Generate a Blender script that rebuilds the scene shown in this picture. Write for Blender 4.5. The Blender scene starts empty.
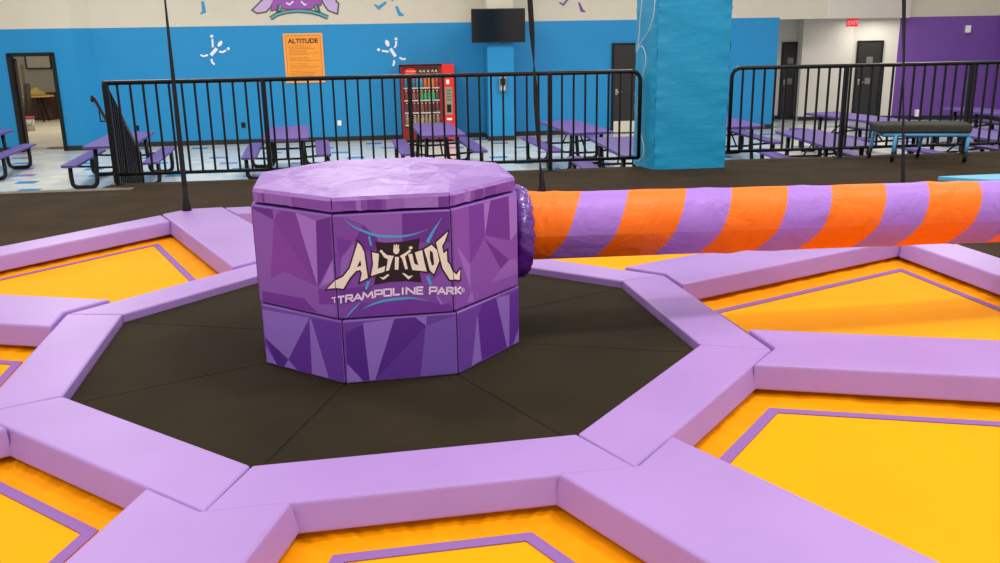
import bpy, bmesh, math, random
import numpy as np
from mathutils import Vector, Matrix, geometry
random.seed(7)
PI = math.pi
SC = bpy.context.scene
COL = SC.collection

# ------------------------------------------------------------------ camera, light, exposure
F = 0.9007; PITCH = 0.2678; ROLL = -0.0171; CAMZ = 1.5
cp, sp = math.cos(PITCH), math.sin(PITCH)
RX = Vector((1, 0, 0)); UP = Vector((0, sp, cp)); FW = Vector((0, cp, -sp))
cr, sr = math.cos(ROLL), math.sin(ROLL)
cam = bpy.data.objects.new('camera', bpy.data.cameras.new('camera')); COL.objects.link(cam)
cx_, cy_ = RX * cr + UP * sr, RX * -sr + UP * cr
cam.matrix_world = Matrix(((cx_.x, cy_.x, -FW.x, 0), (cx_.y, cy_.y, -FW.y, 0), (cx_.z, cy_.z, -FW.z, CAMZ), (0, 0, 0, 1)))
cam.data.sensor_width = 36; cam.data.lens = 36 * F; cam.data.clip_end = 200
SC.camera = cam
SC.view_settings.view_transform = 'Standard'; SC.view_settings.look = 'None'
SC.view_settings.gamma = 1; SC.view_settings.exposure = 0.0; SC.view_settings.use_curve_mapping = False

w = bpy.data.worlds.new('world'); SC.world = w; w.use_nodes = True
w.node_tree.nodes['Background'].inputs[0].default_value = (1.0, 0.97, 0.96, 1)
w.node_tree.nodes['Background'].inputs[1].default_value = 0.76

def lamp(name, loc, size, watts, col=(1, .97, .92), rot=(0, 0, 0), sy=None):
    l = bpy.data.lights.new(name, 'AREA'); l.energy = watts; l.color = col
    l.shape = 'RECTANGLE'; l.size = size; l.size_y = sy or size
    o = bpy.data.objects.new(name, l); o.location = loc; o.rotation_euler = rot; COL.objects.link(o)
    return o
for x, y, e in ((-3.6, 0.0, 120), (3.2, 0.0, 110), (-3.8, 6.5, 115), (1.9, 4.6, 160), (6.0, 6.8, 115)):
    lamp('high_bay_light', (x, y, 6.0), .9, e)
for x in (-8, -2.5, 3.0, 8.5):
    lamp('lobby_light', (x, 16.5, 4.4), 1.6, 215)
lamp('hall_light', (9.7, 24.1, 1.70), .9, 16, sy=.5)
lamp('store_room_light', (-12, 26, 2.4), 1.5, 90)

# ------------------------------------------------------------------ helpers
def ray(u, v):
    x2 = (u - 500) / (F * 1000); y2 = (281.5 - v) / (F * 1000)
    x = cr * x2 - sr * y2; y = sr * x2 + cr * y2
    return RX * x + UP * y + FW
O = Vector((0, 0, CAMZ))
def on_z(u, v, z):
    d = ray(u, v); return O + d * ((z - CAMZ) / d.z)
WB = 0.1086; BETA = math.atan(WB)
E1 = Vector((math.cos(BETA), math.sin(BETA), 0)); E2 = Vector((-E1.y, E1.x, 0))
def on_w(u, v, a):                     # point on the vertical plane y = a + WB x
    d = ray(u, v); return O + d * (a / (d.y - WB * d.x))
def lin(c): return c / 12.92 if c <= .04045 else ((c + .055) / 1.055) ** 2.4
def rgb(h):
    if isinstance(h, str):
        h = h.lstrip('#'); return tuple(lin(int(h[i:i + 2], 16) / 255) for i in (0, 2, 4)) + (1,)
    return tuple(h) + (1,)
MATS = {}
def mat(name, col, rough=.6, metal=0, bump=0, bscale=40, var=0, vscale=3, spec=.5, coat=0, dist=.01, stretch=None, emit=0):
    if name in MATS: return MATS[name]
    m = bpy.data.materials.new(name); m.use_nodes = True; nt = m.node_tree; b = nt.nodes['Principled BSDF']
    b.inputs['Base Color'].default_value = rgb(col); b.inputs['Roughness'].default_value = rough
    b.inputs['Metallic'].default_value = metal; b.inputs['Specular IOR Level'].default_value = spec
    b.inputs['Coat Weight'].default_value = coat; b.inputs['Coat Roughness'].default_value = .15
    if emit:
        b.inputs['Emission Color'].default_value = rgb(col); b.inputs['Emission Strength'].default_value = emit
    tc = nt.nodes.new('ShaderNodeTexCoord'); src = tc.outputs['Object']
    if stretch:
        mp = nt.nodes.new('ShaderNodeMapping'); mp.inputs['Scale'].default_value = stretch
        nt.links.new(src, mp.inputs[0]); src = mp.outputs[0]
    if var:
        n = nt.nodes.new('ShaderNodeTexNoise'); n.inputs['Scale'].default_value = vscale; n.inputs['Detail'].default_value = 5
        nt.links.new(src, n.inputs['Vector'])
        r = nt.nodes.new('ShaderNodeValToRGB'); c = rgb(col)
        r.color_ramp.elements[0].position = .3; r.color_ramp.elements[1].position = .7
        r.color_ramp.elements[0].color = tuple(x * (1 - var) for x in c[:3]) + (1,)
        r.color_ramp.elements[1].color = tuple(min(1, x * (1 + var)) for x in c[:3]) + (1,)
        nt.links.new(n.outputs[0], r.inputs[0]); nt.links.new(r.outputs[0], b.inputs['Base Color'])
    if bump:
        n2 = nt.nodes.new('ShaderNodeTexNoise'); n2.inputs['Scale'].default_value = bscale; n2.inputs['Detail'].default_value = 4
        nt.links.new(src, n2.inputs['Vector'])
        bp = nt.nodes.new('ShaderNodeBump'); bp.inputs['Strength'].default_value = bump; bp.inputs['Distance'].default_value = dist
        nt.links.new(n2.outputs[0], bp.inputs['Height']); nt.links.new(bp.outputs[0], b.inputs['Normal'])
    MATS[name] = m
    return m

class MB:
    """collects shapes, then links them as one mesh object"""
    def __init__(s): s.bm = bmesh.new(); s.mi = 0
    def face(s, pts):
        vs = [s.bm.verts.new(p) for p in pts]
        f = s.bm.faces.new(vs); f.material_index = s.mi; return f
    def box(s, x0, x1, y0, y1, z0, z1, bev=0, M=None, seg=2):
        b = bmesh.new(); bmesh.ops.create_cube(b, size=1)
        for v in b.verts: v.co = Vector((x0 + (v.co.x + .5) * (x1 - x0), y0 + (v.co.y + .5) * (y1 - y0), z0 + (v.co.z + .5) * (z1 - z0)))
        if bev: bmesh.ops.bevel(b, geom=b.edges[:], offset=bev, segments=seg, profile=.6, affect='EDGES')
        s.merge(b, M); return s
    def prism(s, poly, z0, z1, bev=0, inset=0, M=None, seg=3):
        """polygon (ccw) extruded; the bottom outline may be given as a second list"""
        b = bmesh.new(); top = poly if not isinstance(poly, tuple) else poly[0]; bot = poly if not isinstance(poly, tuple) else poly[1]
        z1f = z1 if callable(z1) else (lambda x, y: z1); z0f = z0 if callable(z0) else (lambda x, y: z0)
        t = [b.verts.new((x, y, z1f(x, y))) for x, y in top]; o = [b.verts.new((x, y, z0f(x, y))) for x, y in bot]
        b.faces.new(t); b.faces.new(o[::-1]); n = len(t)
        for i in range(n): b.faces.new((o[i], o[(i + 1) % n], t[(i + 1) % n], t[i]))
        bmesh.ops.recalc_face_normals(b, faces=b.faces)
        if bev: bmesh.ops.bevel(b, geom=b.edges[:], offset=bev, segments=seg, profile=.55, affect='EDGES')
        s.merge(b, M); return s
    def tube(s, pts, r, n=8, closed=False, ref=None, rf=None):
        pts = [Vector(p) for p in pts]; rings = []; N = len(pts)
        prev = ref or Vector((.3, .2, 1)).normalized()
        for i, p in enumerate(pts):
            a = pts[i - 1] if (i > 0 or closed) else p; c = pts[(i + 1) % N] if (i < N - 1 or closed) else p
            t = (c - a).normalized(); u = prev - t * prev.dot(t)
            if u.length < 1e-4: u = t.orthogonal()
            u.normalize(); v = t.cross(u); prev = u
            rr = rf(i) if rf else r
            rings.append([s.bm.verts.new(p + (u * math.cos(2 * PI * k / n) + v * math.sin(2 * PI * k / n)) * rr) for k in range(n)])
        for i in range(N if closed else N - 1):
            A, B = rings[i], rings[(i + 1) % N]
            for k in range(n):
                f = s.bm.faces.new((A[k], A[(k + 1) % n], B[(k + 1) % n], B[k])); f.material_index = s.mi; f.smooth = True
        if not closed:
            for R, d in ((rings[0], -1), (rings[-1], 1)):
                f = s.bm.faces.new(R[::d]); f.material_index = s.mi
        return s
    def merge(s, b, M=None):
        if M: b.transform(M)
        vs = {v: s.bm.verts.new(v.co) for v in b.verts}
        for f in b.faces:
            g = s.bm.faces.new([vs[v] for v in f.verts]); g.material_index = s.mi; g.smooth = f.smooth
        b.free()
    def build(s, name, m, parent=None, loc=None, smooth=False, recalc=True):
        if recalc: bmesh.ops.recalc_face_normals(s.bm, faces=s.bm.faces)
        me = bpy.data.meshes.new(name); s.bm.to_mesh(me); s.bm.free()
        for x in (m if isinstance(m, (list, tuple)) else [m]): me.materials.append(x)
        if smooth:
            for p in me.polygons: p.use_smooth = True
        o = bpy.data.objects.new(name, me); COL.objects.link(o)
        if parent: o.parent = parent
        if loc: o.location = loc
        return o
def tag(o, label, cat, group=None, kind=None):
    o['label'] = label; o['category'] = cat
    if group: o['group'] = group
    if kind: o['kind'] = kind
    return o
def struct(o): o['kind'] = 'structure'; return o
def thing(name, label, cat, loc=(0, 0, 0), rz=0, group=None):
    o = bpy.data.objects.new(name, None); o.location = loc; o.rotation_euler = (0, 0, rz); o.empty_display_size = .1
    COL.objects.link(o); return tag(o, label, cat, group)
def copy_tree(o, parent=None):
    c = o.copy(); COL.objects.link(c); c.parent = parent
    for ch in [x for x in bpy.data.objects if x.parent == o]: copy_tree(ch, c)
    return c
def rotz(a): return Matrix.Rotation(a, 4, 'Z')
def arc(c, r, a0, a1, n, plane='xz'):
    out = []
    for i in range(n + 1):
        a = a0 + (a1 - a0) * i / n
        out.append((c[0] + r * math.cos(a), c[1], c[2] + r * math.sin(a)))
    return out

# ------------------------------------------------------------------ materials
PAD = mat('lavender_vinyl', '#ac86ca', .42, bump=.25, bscale=9, var=.05, vscale=2.2, dist=.006)
PAD_SIDE = PAD
CARPET = mat('dark_carpet', '#3d301f', .95, bump=.5, bscale=260, var=.22, vscale=2.5, spec=.15, dist=.004)
DECKM = mat('deck_carpet', '#2c2414', .95, bump=.5, bscale=220, var=.22, vscale=1.8, spec=.2, dist=.004)
YEL = mat('yellow_bed_fabric', '#ffa800', .7, bump=.15, bscale=400, var=.04, vscale=2, spec=.1, dist=.002)
ORG = mat('shaded_bed_fabric', '#ff9b00', .7, bump=.6, bscale=16, var=.08, vscale=10, spec=.1, dist=.006)  # same fabric as the mat, shade beside the pads put into the colour
WEB = mat('purple_webbing', '#8f62a8', .8, bump=.3, bscale=300, dist=.002)
BLACK = mat('black_metal', '#0b0907', .4, spec=.35)
BSTRAP = mat('black_strap', '#0c0a08', .8)
BLUEW = mat('blue_wall_paint', '#0984bc', .55, bump=.1, bscale=120, var=.03, vscale=1.5, dist=.003)
CREAM = mat('off_white_wall_paint', '#cec6b2', .7, bump=.1, bscale=100, var=.02, dist=.003)
WHITE = mat('white_wall_paint', '#ddd6c8', .7, bump=.1, bscale=100, var=.02, dist=.003)
PURW = mat('purple_wall_paint', '#71479a', .6, bump=.1, bscale=100, var=.03, dist=.003)
BASEB = mat('black_baseboard', '#1d1a17', .6)
BLUEP = mat('blue_padding_vinyl', '#149ac8', .45, bump=.35, bscale=4, stretch=(1, 1, 3), var=.04, dist=.02)
COATP = mat('purple_table_coating', '#543c84', .45, bump=.9, bscale=90, var=.06, vscale=20, dist=.003)
DOORM = mat('black_door_paint', '#1f1b17', .5)
WHT = mat('white_paint', '#f2eff0', .6)
GLOSSP = mat('glossy_purple_vinyl', '#5e2090', .16, bump=1.0, bscale=34, stretch=(.5, 1, 1), var=.15, vscale=12, coat=.6, dist=.012)

def attr_mat(name, rough=.42, bump=.3, bscale=8, spec=.5, dist=.006):
    m = mat(name, '#ffffff', rough, bump=bump, bscale=bscale, spec=spec, dist=dist)
    nt = m.node_tree; a = nt.nodes.new('ShaderNodeAttribute'); a.attribute_name = 'print_colour'
    nt.links.new(a.outputs['Color'], nt.nodes['Principled BSDF'].inputs['Base Color']); return m
PRINT = attr_mat('printed_vinyl')
CAPM = attr_mat('printed_cap_vinyl', .4, .8, 6, dist=.03)

# tiled lobby floor: pale squares, a few blue and violet ones in a staggered order
def tile_mat():
    m = bpy.data.materials.new('vinyl_tile_floor'); m.use_nodes = True; nt = m.node_tree; N = nt.nodes; L = nt.links
    b = N['Principled BSDF']; b.inputs['Roughness'].default_value = .22
    tc = N.new('ShaderNodeTexCoord'); mp = N.new('ShaderNodeMapping'); mp.inputs['Rotation'].default_value = (0, 0, -BETA)
    mp.inputs['Scale'].default_value = (1 / .36, 1 / .305, 1); L.new(tc.outputs['Object'], mp.inputs[0])
    fl = N.new('ShaderNodeVectorMath'); fl.operation = 'FLOOR'; L.new(mp.outputs[0], fl.inputs[0])
    sx = N.new('ShaderNodeSeparateXYZ'); L.new(fl.outputs[0], sx.inputs[0])
    def M(op, a, bb=None):
        n = N.new('ShaderNodeMath'); n.operation = op
        for i, x in enumerate((a, bb)):
            if x is None: continue
            if isinstance(x, (int, float)): n.inputs[i].default_value = x
            else: L.new(x, n.inputs[i])
        return n.outputs[0]
    k = M('FLOORED_MODULO', M('ADD', sx.outputs[0], M('MULTIPLY', sx.outputs[1], 4)), 11)
    hit = M('LESS_THAN', k, .5)
    wn = N.new('ShaderNodeTexWhiteNoise'); wn.noise_dimensions = '3D'; L.new(fl.outputs[0], wn.inputs[0])
    hit = M('MULTIPLY', hit, M('GREATER_THAN', wn.outputs[0], .3))
    c1 = N.new('ShaderNodeValToRGB'); c1.color_ramp.interpolation = 'CONSTANT'
    e = c1.color_ramp.elements; e[0].color = rgb('#8b7fb0'); e[1].position = .55; e[1].color = rgb('#3d86bd')
    L.new(wn.outputs[0], c1.inputs[0])
    c0 = N.new('ShaderNodeValToRGB'); e = c0.color_ramp.elements; e[0].color = rgb('#b6bfc2'); e[1].color = rgb('#cfd0c6')
    L.new(wn.outputs[0], c0.inputs[0])
    mx = N.new('ShaderNodeMix'); mx.data_type = 'RGBA'; L.new(hit, mx.inputs[0]); L.new(c0.outputs[0], mx.inputs[6]); L.new(c1.outputs[0], mx.inputs[7])
    L.new(mx.outputs[2], b.inputs['Base Color']); return m
TILE = tile_mat()

# ------------------------------------------------------------------ plan of the octagonal arena
CX, CY, ROT, ROT2 = -0.5643, 4.4269, 0.1812, 0.168
T8 = PI / 8
def ang(k, rot=ROT): return rot - PI / 2 - T8 + (k - 2) * PI / 4
def pol(r, a): return (CX + r * math.cos(a), CY + r * math.sin(a))
def warp(x, y):                        # the real frame is not quite regular: its outer part sits a little right and forward
    r = math.hypot(x - CX, y - CY); c = lambda v, hi=1.0: min(hi, max(0, v))
    return (x + .09 * c((r - 1.9) / 1.7, 1.15), y - .07 * c((r - 1.56) / .34) * c((y - CY + 1) / 2))
def loc2(k, d, n):                     # frame of direction k (k may be x.5): d outward, n sideways
    a = ang(k); return warp(CX + d * math.cos(a) - n * math.sin(a), CY + d * math.sin(a) + n * math.cos(a))
RIN, ROUT, HW, DIN, DOUT = 1.558, 1.895, 0.27, 3.55, 3.87
TB = math.tan(T8); CB = math.cos(T8); SB = math.sin(T8)
BEDZ = -0.088

# ------------------------------------------------------------------ setting: floors
# raised black-carpeted platform with an octagonal well for the beds
HOLE = 3.70 / CB
outer = [(-9, -6), (9, -6), (9, 10.52 + WB * 9), (2.1, 10.52 + WB * 2.1), (2.1, 10.22 + WB * 2.1), (-4.2, 10.22 - WB * 4.2), (-4.2, 9.86 - WB * 4.2), (-9, 9.86 - WB * 9)]
def carpet():
    bm = bmesh.new()
    h = [bm.verts.new(pol(HOLE, ang(k)) + (0,)) for k in range(8)]
    o = [bm.verts.new(p + (0,)) for p in outer]
    es = [bm.edges.new((L[i], L[(i + 1) % 8])) for L in (h, o) for i in range(8)]
    bmesh.ops.triangle_fill(bm, edges=es, use_beauty=True)
    for f in bm.faces:
        if f.normal.z < 0: f.normal_flip()
    # skirt down to the lobby floor
    for i in range(8):
        a, b = o[i].co, o[(i + 1) % 8].co
        vs = [bm.verts.new(c) for c in (a, b, b - Vector((0, 0, .9)), a - Vector((0, 0, .9)))]
        bm.faces.new(vs)
    for i in range(8):
        a, b = h[i].co, h[(i + 1) % 8].co
        vs = [bm.verts.new(c) for c in (a, b, b - Vector((0, 0, .5)), a - Vector((0, 0, .5)))]
        bm.faces.new(vs)
    me = bpy.data.meshes.new('floor'); bm.to_mesh(me); bm.free(); me.materials.append(CARPET)
    ob = bpy.data.objects.new('floor', me); COL.objects.link(ob); return struct(ob)
carpet()
m = MB(); m.face([(-30, -8, -.9), (30, -8, -.9), (30, 40, -.9), (-30, 40, -.9)]); struct(m.build('floor_lobby', TILE))
# stairs leaving the platform on the left of the railing, with a worn nosing strip
m = MB()
for i in range(5):
    y0 = 9.50 + i * .38; m.box(-7.6, -4.75, y0, y0 + .40, -.9, -.18 * (i + 1) + .0)
struct(m.build('stairs', CARPET))
m = MB(); m.box(0, 4.5, -.14, 0, 0, .012, .004)
nos = m.build('trim_stair_nosing', mat('grey_ribbed_nosing', '#6d6658', .7, bump=1, bscale=60, var=.3, vscale=30)); struct(nos)
nos.location = (-8.3, 9.84 - WB * 8.3, 0.0); nos.rotation_euler = (0, 0, BETA)

# ------------------------------------------------------------------ setting: walls
FZ, TZ = -.9, 3.6; SPLIT = 1.785
def wall(name, p0, p1, lower, upper, th=.14, holes=(), split=SPLIT, z0=FZ, z1=TZ, base=True):
    """wall between plan points; holes = (s0, s1, ztop) door openings from the floor"""
    p0, p1 = Vector(p0 + (0,)), Vector(p1 + (0,)); d = (p1 - p0); L = d.length; d.normalize()
    nrm = Vector((-d.y, d.x, 0))
    M = Matrix((tuple([d.x, nrm.x, 0, p0.x]), tuple([d.y, nrm.y, 0, p0.y]), (0, 0, 1, 0), (0, 0, 0, 1)))
    m = MB(); cuts = [0] + [c for h in holes for c in h[:2]] + [L]
    for i in range(0, len(cuts), 2):
        if cuts[i + 1] - cuts[i] > .001 and lower is not None: m.mi = 0; m.box(cuts[i], cuts[i + 1], 0, th, z0, split, M=M)
    for h in holes: m.mi = 0; m.box(h[0], h[1], 0, th, h[2], split, M=M)
    m.mi = 1; m.box(0, L, 0, th, split if lower is not None else z0, z1, M=M)
    o = struct(m.build(name, [lower or upper, upper]))
    if base and lower is not None:
        b = MB()
        for i in range(0, len(cuts), 2): b.box(cuts[i], cuts[i + 1], -.015, 0, z0, z0 + .11, M=M)
        struct(b.build(name.replace('wall', 'baseboard'), BASEB))
    return M
def wl(x, a): return (x, a + WB * x)
A0 = 22.07
XL, XR = on_w(70.5, 27.5, A0 - .35).x, on_w(91, 27.5, A0).x
DS0, DS1 = [(on_w(u, 54, A0 - .35).x + 16) / math.cos(BETA) for u in (7.5, 53)]
wall('wall_left', wl(-16, A0 - .35), wl(XL, A0 - .35), BLUEW, CREAM, holes=((DS0, DS1, 1.25),))
wall('wall_pilaster', wl(XL, A0 - .35), wl(XR, A0 + .0), BLUEW, CREAM)
wall('wall_back', wl(XR, A0), wl(6.92, A0), BLUEW, CREAM, holes=())
# pillar carrying the screen
m = MB(); m.box(-.30, .30, 0, .85, FZ, SPLIT); m.mi = 1; m.box(-.30, .30, 0, .85, SPLIT, TZ); m.mi = 2; m.box(-.315, .315, -.015, .85, FZ, FZ + .11)
o = struct(m.build('wall_pillar', [BLUEW, CREAM, BASEB])); o.location = (.10, 21.2, 0); o.rotation_euler = (0, 0, BETA)
# hall recess on the right and purple wall
wall('wall_hall_left', (6.6, 25.2), (8.3, 25.2), WHITE, WHITE, split=1.6)
wall('wall_hall_side', (8.16, 25.2), (8.16, 24.89), WHITE, WHITE, split=1.6)
wall('wall_hall_middle', (8.16, 24.75), (9.50, 24.75), WHITE, WHITE, split=1.6)
wall('wall_hall_right', (9.50, 24.85), (10.62, 24.55), WHITE, WHITE, split=1.6)
wall('wall_purple', (10.62, 24.55), (13.05, 24.25), PURW, CREAM, split=1.76)
wall('wall_right', (13.05, 24.25), (12.9, 8.0), PURW, CREAM, split=1.76)
wall('wall_soffit', wl(6.92, A0), wl(8.15, A0), None, CREAM, z0=1.74, th=.2)
wall('wall_soffit_return', wl(8.15, A0 - .02), (10.7, 24.2), None, WHITE, z0=1.74, th=.2)  # same off-white soffit; paler paint stands in for its brighter lit angle
m = MB(); m.face([(6.5, 22.95, 1.76), (8.15, 23.1, 1.76), (10.7, 24.3, 1.76), (10.7, 27, 1.76), (6.5, 27, 1.76)])
struct(m.build('ceiling_hall', WHITE))

# ------------------------------------------------------------------ ring deck, pads, beds
deck = thing('octagonal_deck', 'black carpeted octagonal deck around the purple drum, inside the lavender ring', 'deck', (CX, CY, 0))
for k in range(8):
    a0, a1 = ang(k), ang(k + 1); g = .003
    poly = [(.3 * math.cos(a0), .3 * math.sin(a0)), (1.554 * math.cos(a0), 1.554 * math.sin(a0)), (1.554 * math.cos(a1), 1.554 * math.sin(a1)), (.3 * math.cos(a1), .3 * math.sin(a1))]
    cxm = sum(p[0] for p in poly) / 4; cym = sum(p[1] for p in poly) / 4
    poly = [(x + (cxm - x) * .002, y + (cym - y) * .002) for x, y in poly]
    MB().prism(poly, -.06, 0.0, .004, seg=1).build('deck_panel', DECKM, deck)

ring_label = {2: 'lavender ring pad at the front of the deck, below the logo face of the drum',
 3: 'lavender ring pad at the front right of the deck, between the two large spokes',
 4: 'lavender ring pad on the right of the deck, slanting away under the arm',
 5: 'lavender ring pad behind the deck, just under the start of the striped arm',
 6: 'lavender ring pad directly behind the purple drum', 7: 'narrow-looking lavender ring pad behind the deck on the left of the drum',
 0: 'lavender ring pad slanting along the left side of the black deck', 1: 'lavender ring pad at the front left of the deck, running off the left edge'}
for k in range(8):
    gi = .004
    def P(d, n): return loc2(k + .5, d, n)
    di, do = RIN * CB, ROUT * CB
    top = [P(di, -di * TB + gi), P(do - .012, -do * TB + gi), P(do - .012, do * TB - gi), P(di, di * TB - gi)]
    bot = [P(di, -di * TB + gi), P(do + .02, -do * TB + gi), P(do + .02, do * TB - gi), P(di, di * TB - gi)]
    b = MB()
    def zb(x, y): return -.058
    b.prism((top, bot), -.058, .045, .011)
    o = b.build('ring_pad', PAD, smooth=False); tag(o, ring_label[k], 'pad')
rad_label = {2: 'lavender spoke pad at the bottom left, running off the bottom edge of the photo',
 3: 'broad lavender spoke pad at the bottom centre right, nearest the camera', 4: 'lavender spoke pad running from the deck to the right edge of the photo',
 5: 'lavender spoke pad running back right beneath the striped arm', 6: 'lavender spoke pad hidden behind the drum and the start of the arm',
 7: 'lavender spoke pad just left of the drum, with a black strap at its far end', 0: 'lavender spoke pad at the left edge of the photo, above the slanting left ring pad',
 1: 'lavender spoke pad out past the lower left edge'}
for k in range(8):
    def P(d, n): return loc2(k, d, n)
    def outline(h, g, dd):
        r0 = ROUT + .004; ri = r0 - h * TB
        re = (DOUT - h * SB) / CB; rt = DOUT / CB
        return [P(r0 + g, 0), P(ri + g, -h), P(re, -h), P(rt, 0), P(re, h), P(ri + g, h)]
    b = MB(); b.prism((outline(HW - .01, 0, 0), outline(HW + .012, 0, 0)), -.058, .058, .013)
    o = b.build('spoke_pad', PAD); tag(o, rad_label[k], 'pad')
out_label = {4: 'lavender edge pad outside the far right bed, beyond the corner under the arm', 7: 'long lavender edge pad outside the far left bed, along the carpet',
 0: 'lavender edge pad left of the left-hand bed, beyond the photo edge', 1: 'lavender edge pad beyond the lower left bed', 2: 'lavender edge pad closing the front bed, below the photo',
 3: 'lavender edge pad closing the large right bed, right of the photo', 5: 'lavender edge pad behind the striped arm', 6: 'lavender edge pad behind the drum, at the carpet'}
for k in range(8):
    def P(d, n): return loc2(k + .5, d, n)
    h = HW + .006
    def nl(d): return (d * SB - h) / CB      # sideways reach at distance d up to the spoke pad
    top = [P(DIN + .012, -nl(DIN + .012)), P(DOUT, -nl(DOUT)), P(DOUT, nl(DOUT)), P(DIN + .012, nl(DIN + .012))]
    bot = [P(DIN - .01, -nl(DIN - .01)), P(DOUT, -nl(DOUT)), P(DOUT, nl(DOUT)), P(DIN - .01, nl(DIN - .01))]
    b = MB(); b.prism((top, bot), -.058, .052, .012)
    o = b.build('edge_pad', PAD); tag(o, out_label[k], 'pad')
bed_label = {2: 'orange trampoline bed at the bottom centre, in front of the drum', 3: 'large yellow-orange trampoline bed at the lower right',
 4: 'orange trampoline bed at the far right below the striped arm', 5: 'orange trampoline bed behind the striped arm, seen as a thin sliver',
 6: 'orange trampoline bed behind the purple drum', 7: 'orange trampoline bed at the far left, left of the drum', 0: 'small corner of orange trampoline bed halfway down the left edge of the photo',
 1: 'orange trampoline bed in the lower left corner'}
def inner_trap(d0, d1, h):
    return [(d0, -(d0 * SB - h) / CB), (d1, -(d1 * SB - h) / CB), (d1, (d1 * SB - h) / CB), (d0, (d0 * SB - h) / CB)]
for k in range(8):
    t = thing('trampoline_bed', bed_label[k], 'trampoline', (CX, CY, BEDZ), ang(k + .5))
    # sprung mat with a gently rippled border, the purple webbing line sewn on top
    def wq(q):
        x, y = loc2(k + .5, *q); x -= CX; y -= CY; a = -ang(k + .5)
        return (x * math.cos(a) - y * math.sin(a), x * math.sin(a) + y * math.cos(a))
    T = [wq(q) for q in inner_trap(1.875, 3.44, .42)]
    m = MB(); m.face([(x, y, 0) for x, y in T]); m.build('bed_mat', YEL, t)
    Oo = [wq(q) for q in inner_trap(1.70, 3.66, .2)]
    m = MB(); NS = 40
    for i in range(4):
        a, b_, c, d = T[i], T[(i + 1) % 4], Oo[(i + 1) % 4], Oo[i]
        ph = random.random() * 6
        cols = []
        for s in range(NS + 1):
            f = s / NS; ia = Vector(a).lerp(Vector(b_), f); oc = Vector(d).lerp(Vector(c), f); col = []
            for q in range(6):
                g = q / 5; p = ia.lerp(oc, g)
                z = .006 * g * math.sin(f * 95 + ph) * (1 if i in (0, 1, 3) else .6) + .016 * g ** 3 + .004 * g * math.sin(f * 31 + ph)
                if s in (0, NS): z = .008 * g * g
                col.append(m.bm.verts.new((p.x, p.y, z)))
            cols.append(col)
        for s in range(NS):
            for q in range(5):
                f_ = m.bm.faces.new((cols[s][q], cols[s][q + 1], cols[s + 1][q + 1], cols[s + 1][q])); f_.smooth = True
    m.build('bed_border', ORG, t)
    Ti = [wq(q) for q in inner_trap(1.918, 3.40, .465)]; Tw = [wq(q) for q in inner_trap(1.872, 3.444, .418)]
    m = MB()
    for i in range(4):
        j = (i + 1) % 4
        m.prism([Tw[i], Tw[j], Ti[j], Ti[i]], .001, .005)
    m.build('webbing_line', WEB, t)

# ------------------------------------------------------------------ drum with printed panels
RB, RD, RC = .671, .671, .655
HB, HT, HC = .302, .773, .845
drum = thing('padded_drum', 'octagonal purple faceted drum with the park logo, standing in the middle of the black deck', 'padded drum', (CX, CY, 0))
def corner(k, r, rot): a = ang(k, rot); return Vector((r * math.cos(a), r * math.sin(a), 0))
def homog(src):
    """pixel quad TL TR BR BL -> unit square (s right, t up)"""
    dst = [(0, 1), (1, 1), (1, 0), (0, 0)]; A = []; B = []
    for (x, y), (s, t) in zip(src, dst):
        A.append([x, y, 1, 0, 0, 0, -s * x, -s * y]); B.append(s)
        A.append([0, 0, 0, x, y, 1, -t * x, -t * y]); B.append(t)
    h = np.linalg.solve(np.array(A, float), np.array(B, float))
    def f(p):
        w_ = h[6] * p[0] + h[7] * p[1] + 1
        return ((h[0] * p[0] + h[1] * p[1] + h[2]) / w_, (h[3] * p[0] + h[4] * p[1] + h[5]) / w_)
    return f
def inside(p, poly):
    c = False; n = len(poly)
    for i in range(n):
        (x0, y0), (x1, y1) = poly[i], poly[i - 1]
        if (y0 > p[1]) != (y1 > p[1]) and p[0] < (x1 - x0) * (p[1] - y0) / (y1 - y0) + x0: c = not c
    return c
def shapes_to_tris(base, shapes):
    """base colour over the unit square, shapes = [(colour, polygon)] painted in order"""
    vs = [Vector((0, 0)), Vector((1, 0)), Vector((1, 1)), Vector((0, 1))]; es = [(0, 1), (1, 2), (2, 3), (3, 0)]
    cl = lambda v: min(1, max(0, v))
    shp = [(c, [(cl(x), cl(y)) for x, y in p]) for c, p in shapes]
    for c, p in shp:
        i0 = len(vs); vs += [Vector(q) for q in p]; es += [(i0 + i, i0 + (i + 1) % len(p)) for i in range(len(p))]
    V, Ed, Fc, *_ = geometry.delaunay_2d_cdt(vs, es, [], 0, 1e-4)
    out = []
    for f in Fc:
        g = [V[i] for i in f]; cxx = sum(v.x for v in g) / len(g); cyy = sum(v.y for v in g) / len(g)
        if not (0 <= cxx <= 1 and 0 <= cyy <= 1): continue
        col = base
        for c, p in shp:
            if inside((cxx, cyy), p): col = c
        out.append((col, [(v.x, v.y) for v in g]))
    return out
def random_facets(cols, n=9, rnd=random):
    pts = [Vector((0, 0)), Vector((1, 0)), Vector((1, 1)), Vector((0, 1))] + [Vector((rnd.random(), rnd.choice((0, 1)))) for _ in range(5)] + \
          [Vector((rnd.choice((0, 1)), rnd.random())) for _ in range(2)] + [Vector((rnd.uniform(.1, .9), rnd.uniform(.15, .85))) for _ in range(n)]
    V, Ed, Fc, *_ = geometry.delaunay_2d_cdt(pts, [(0, 1), (1, 2), (2, 3), (3, 0)], [], 0, 1e-4)
    return [(rnd.choice(cols), [(V[i].x, V[i].y) for i in f]) for f in Fc]
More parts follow.
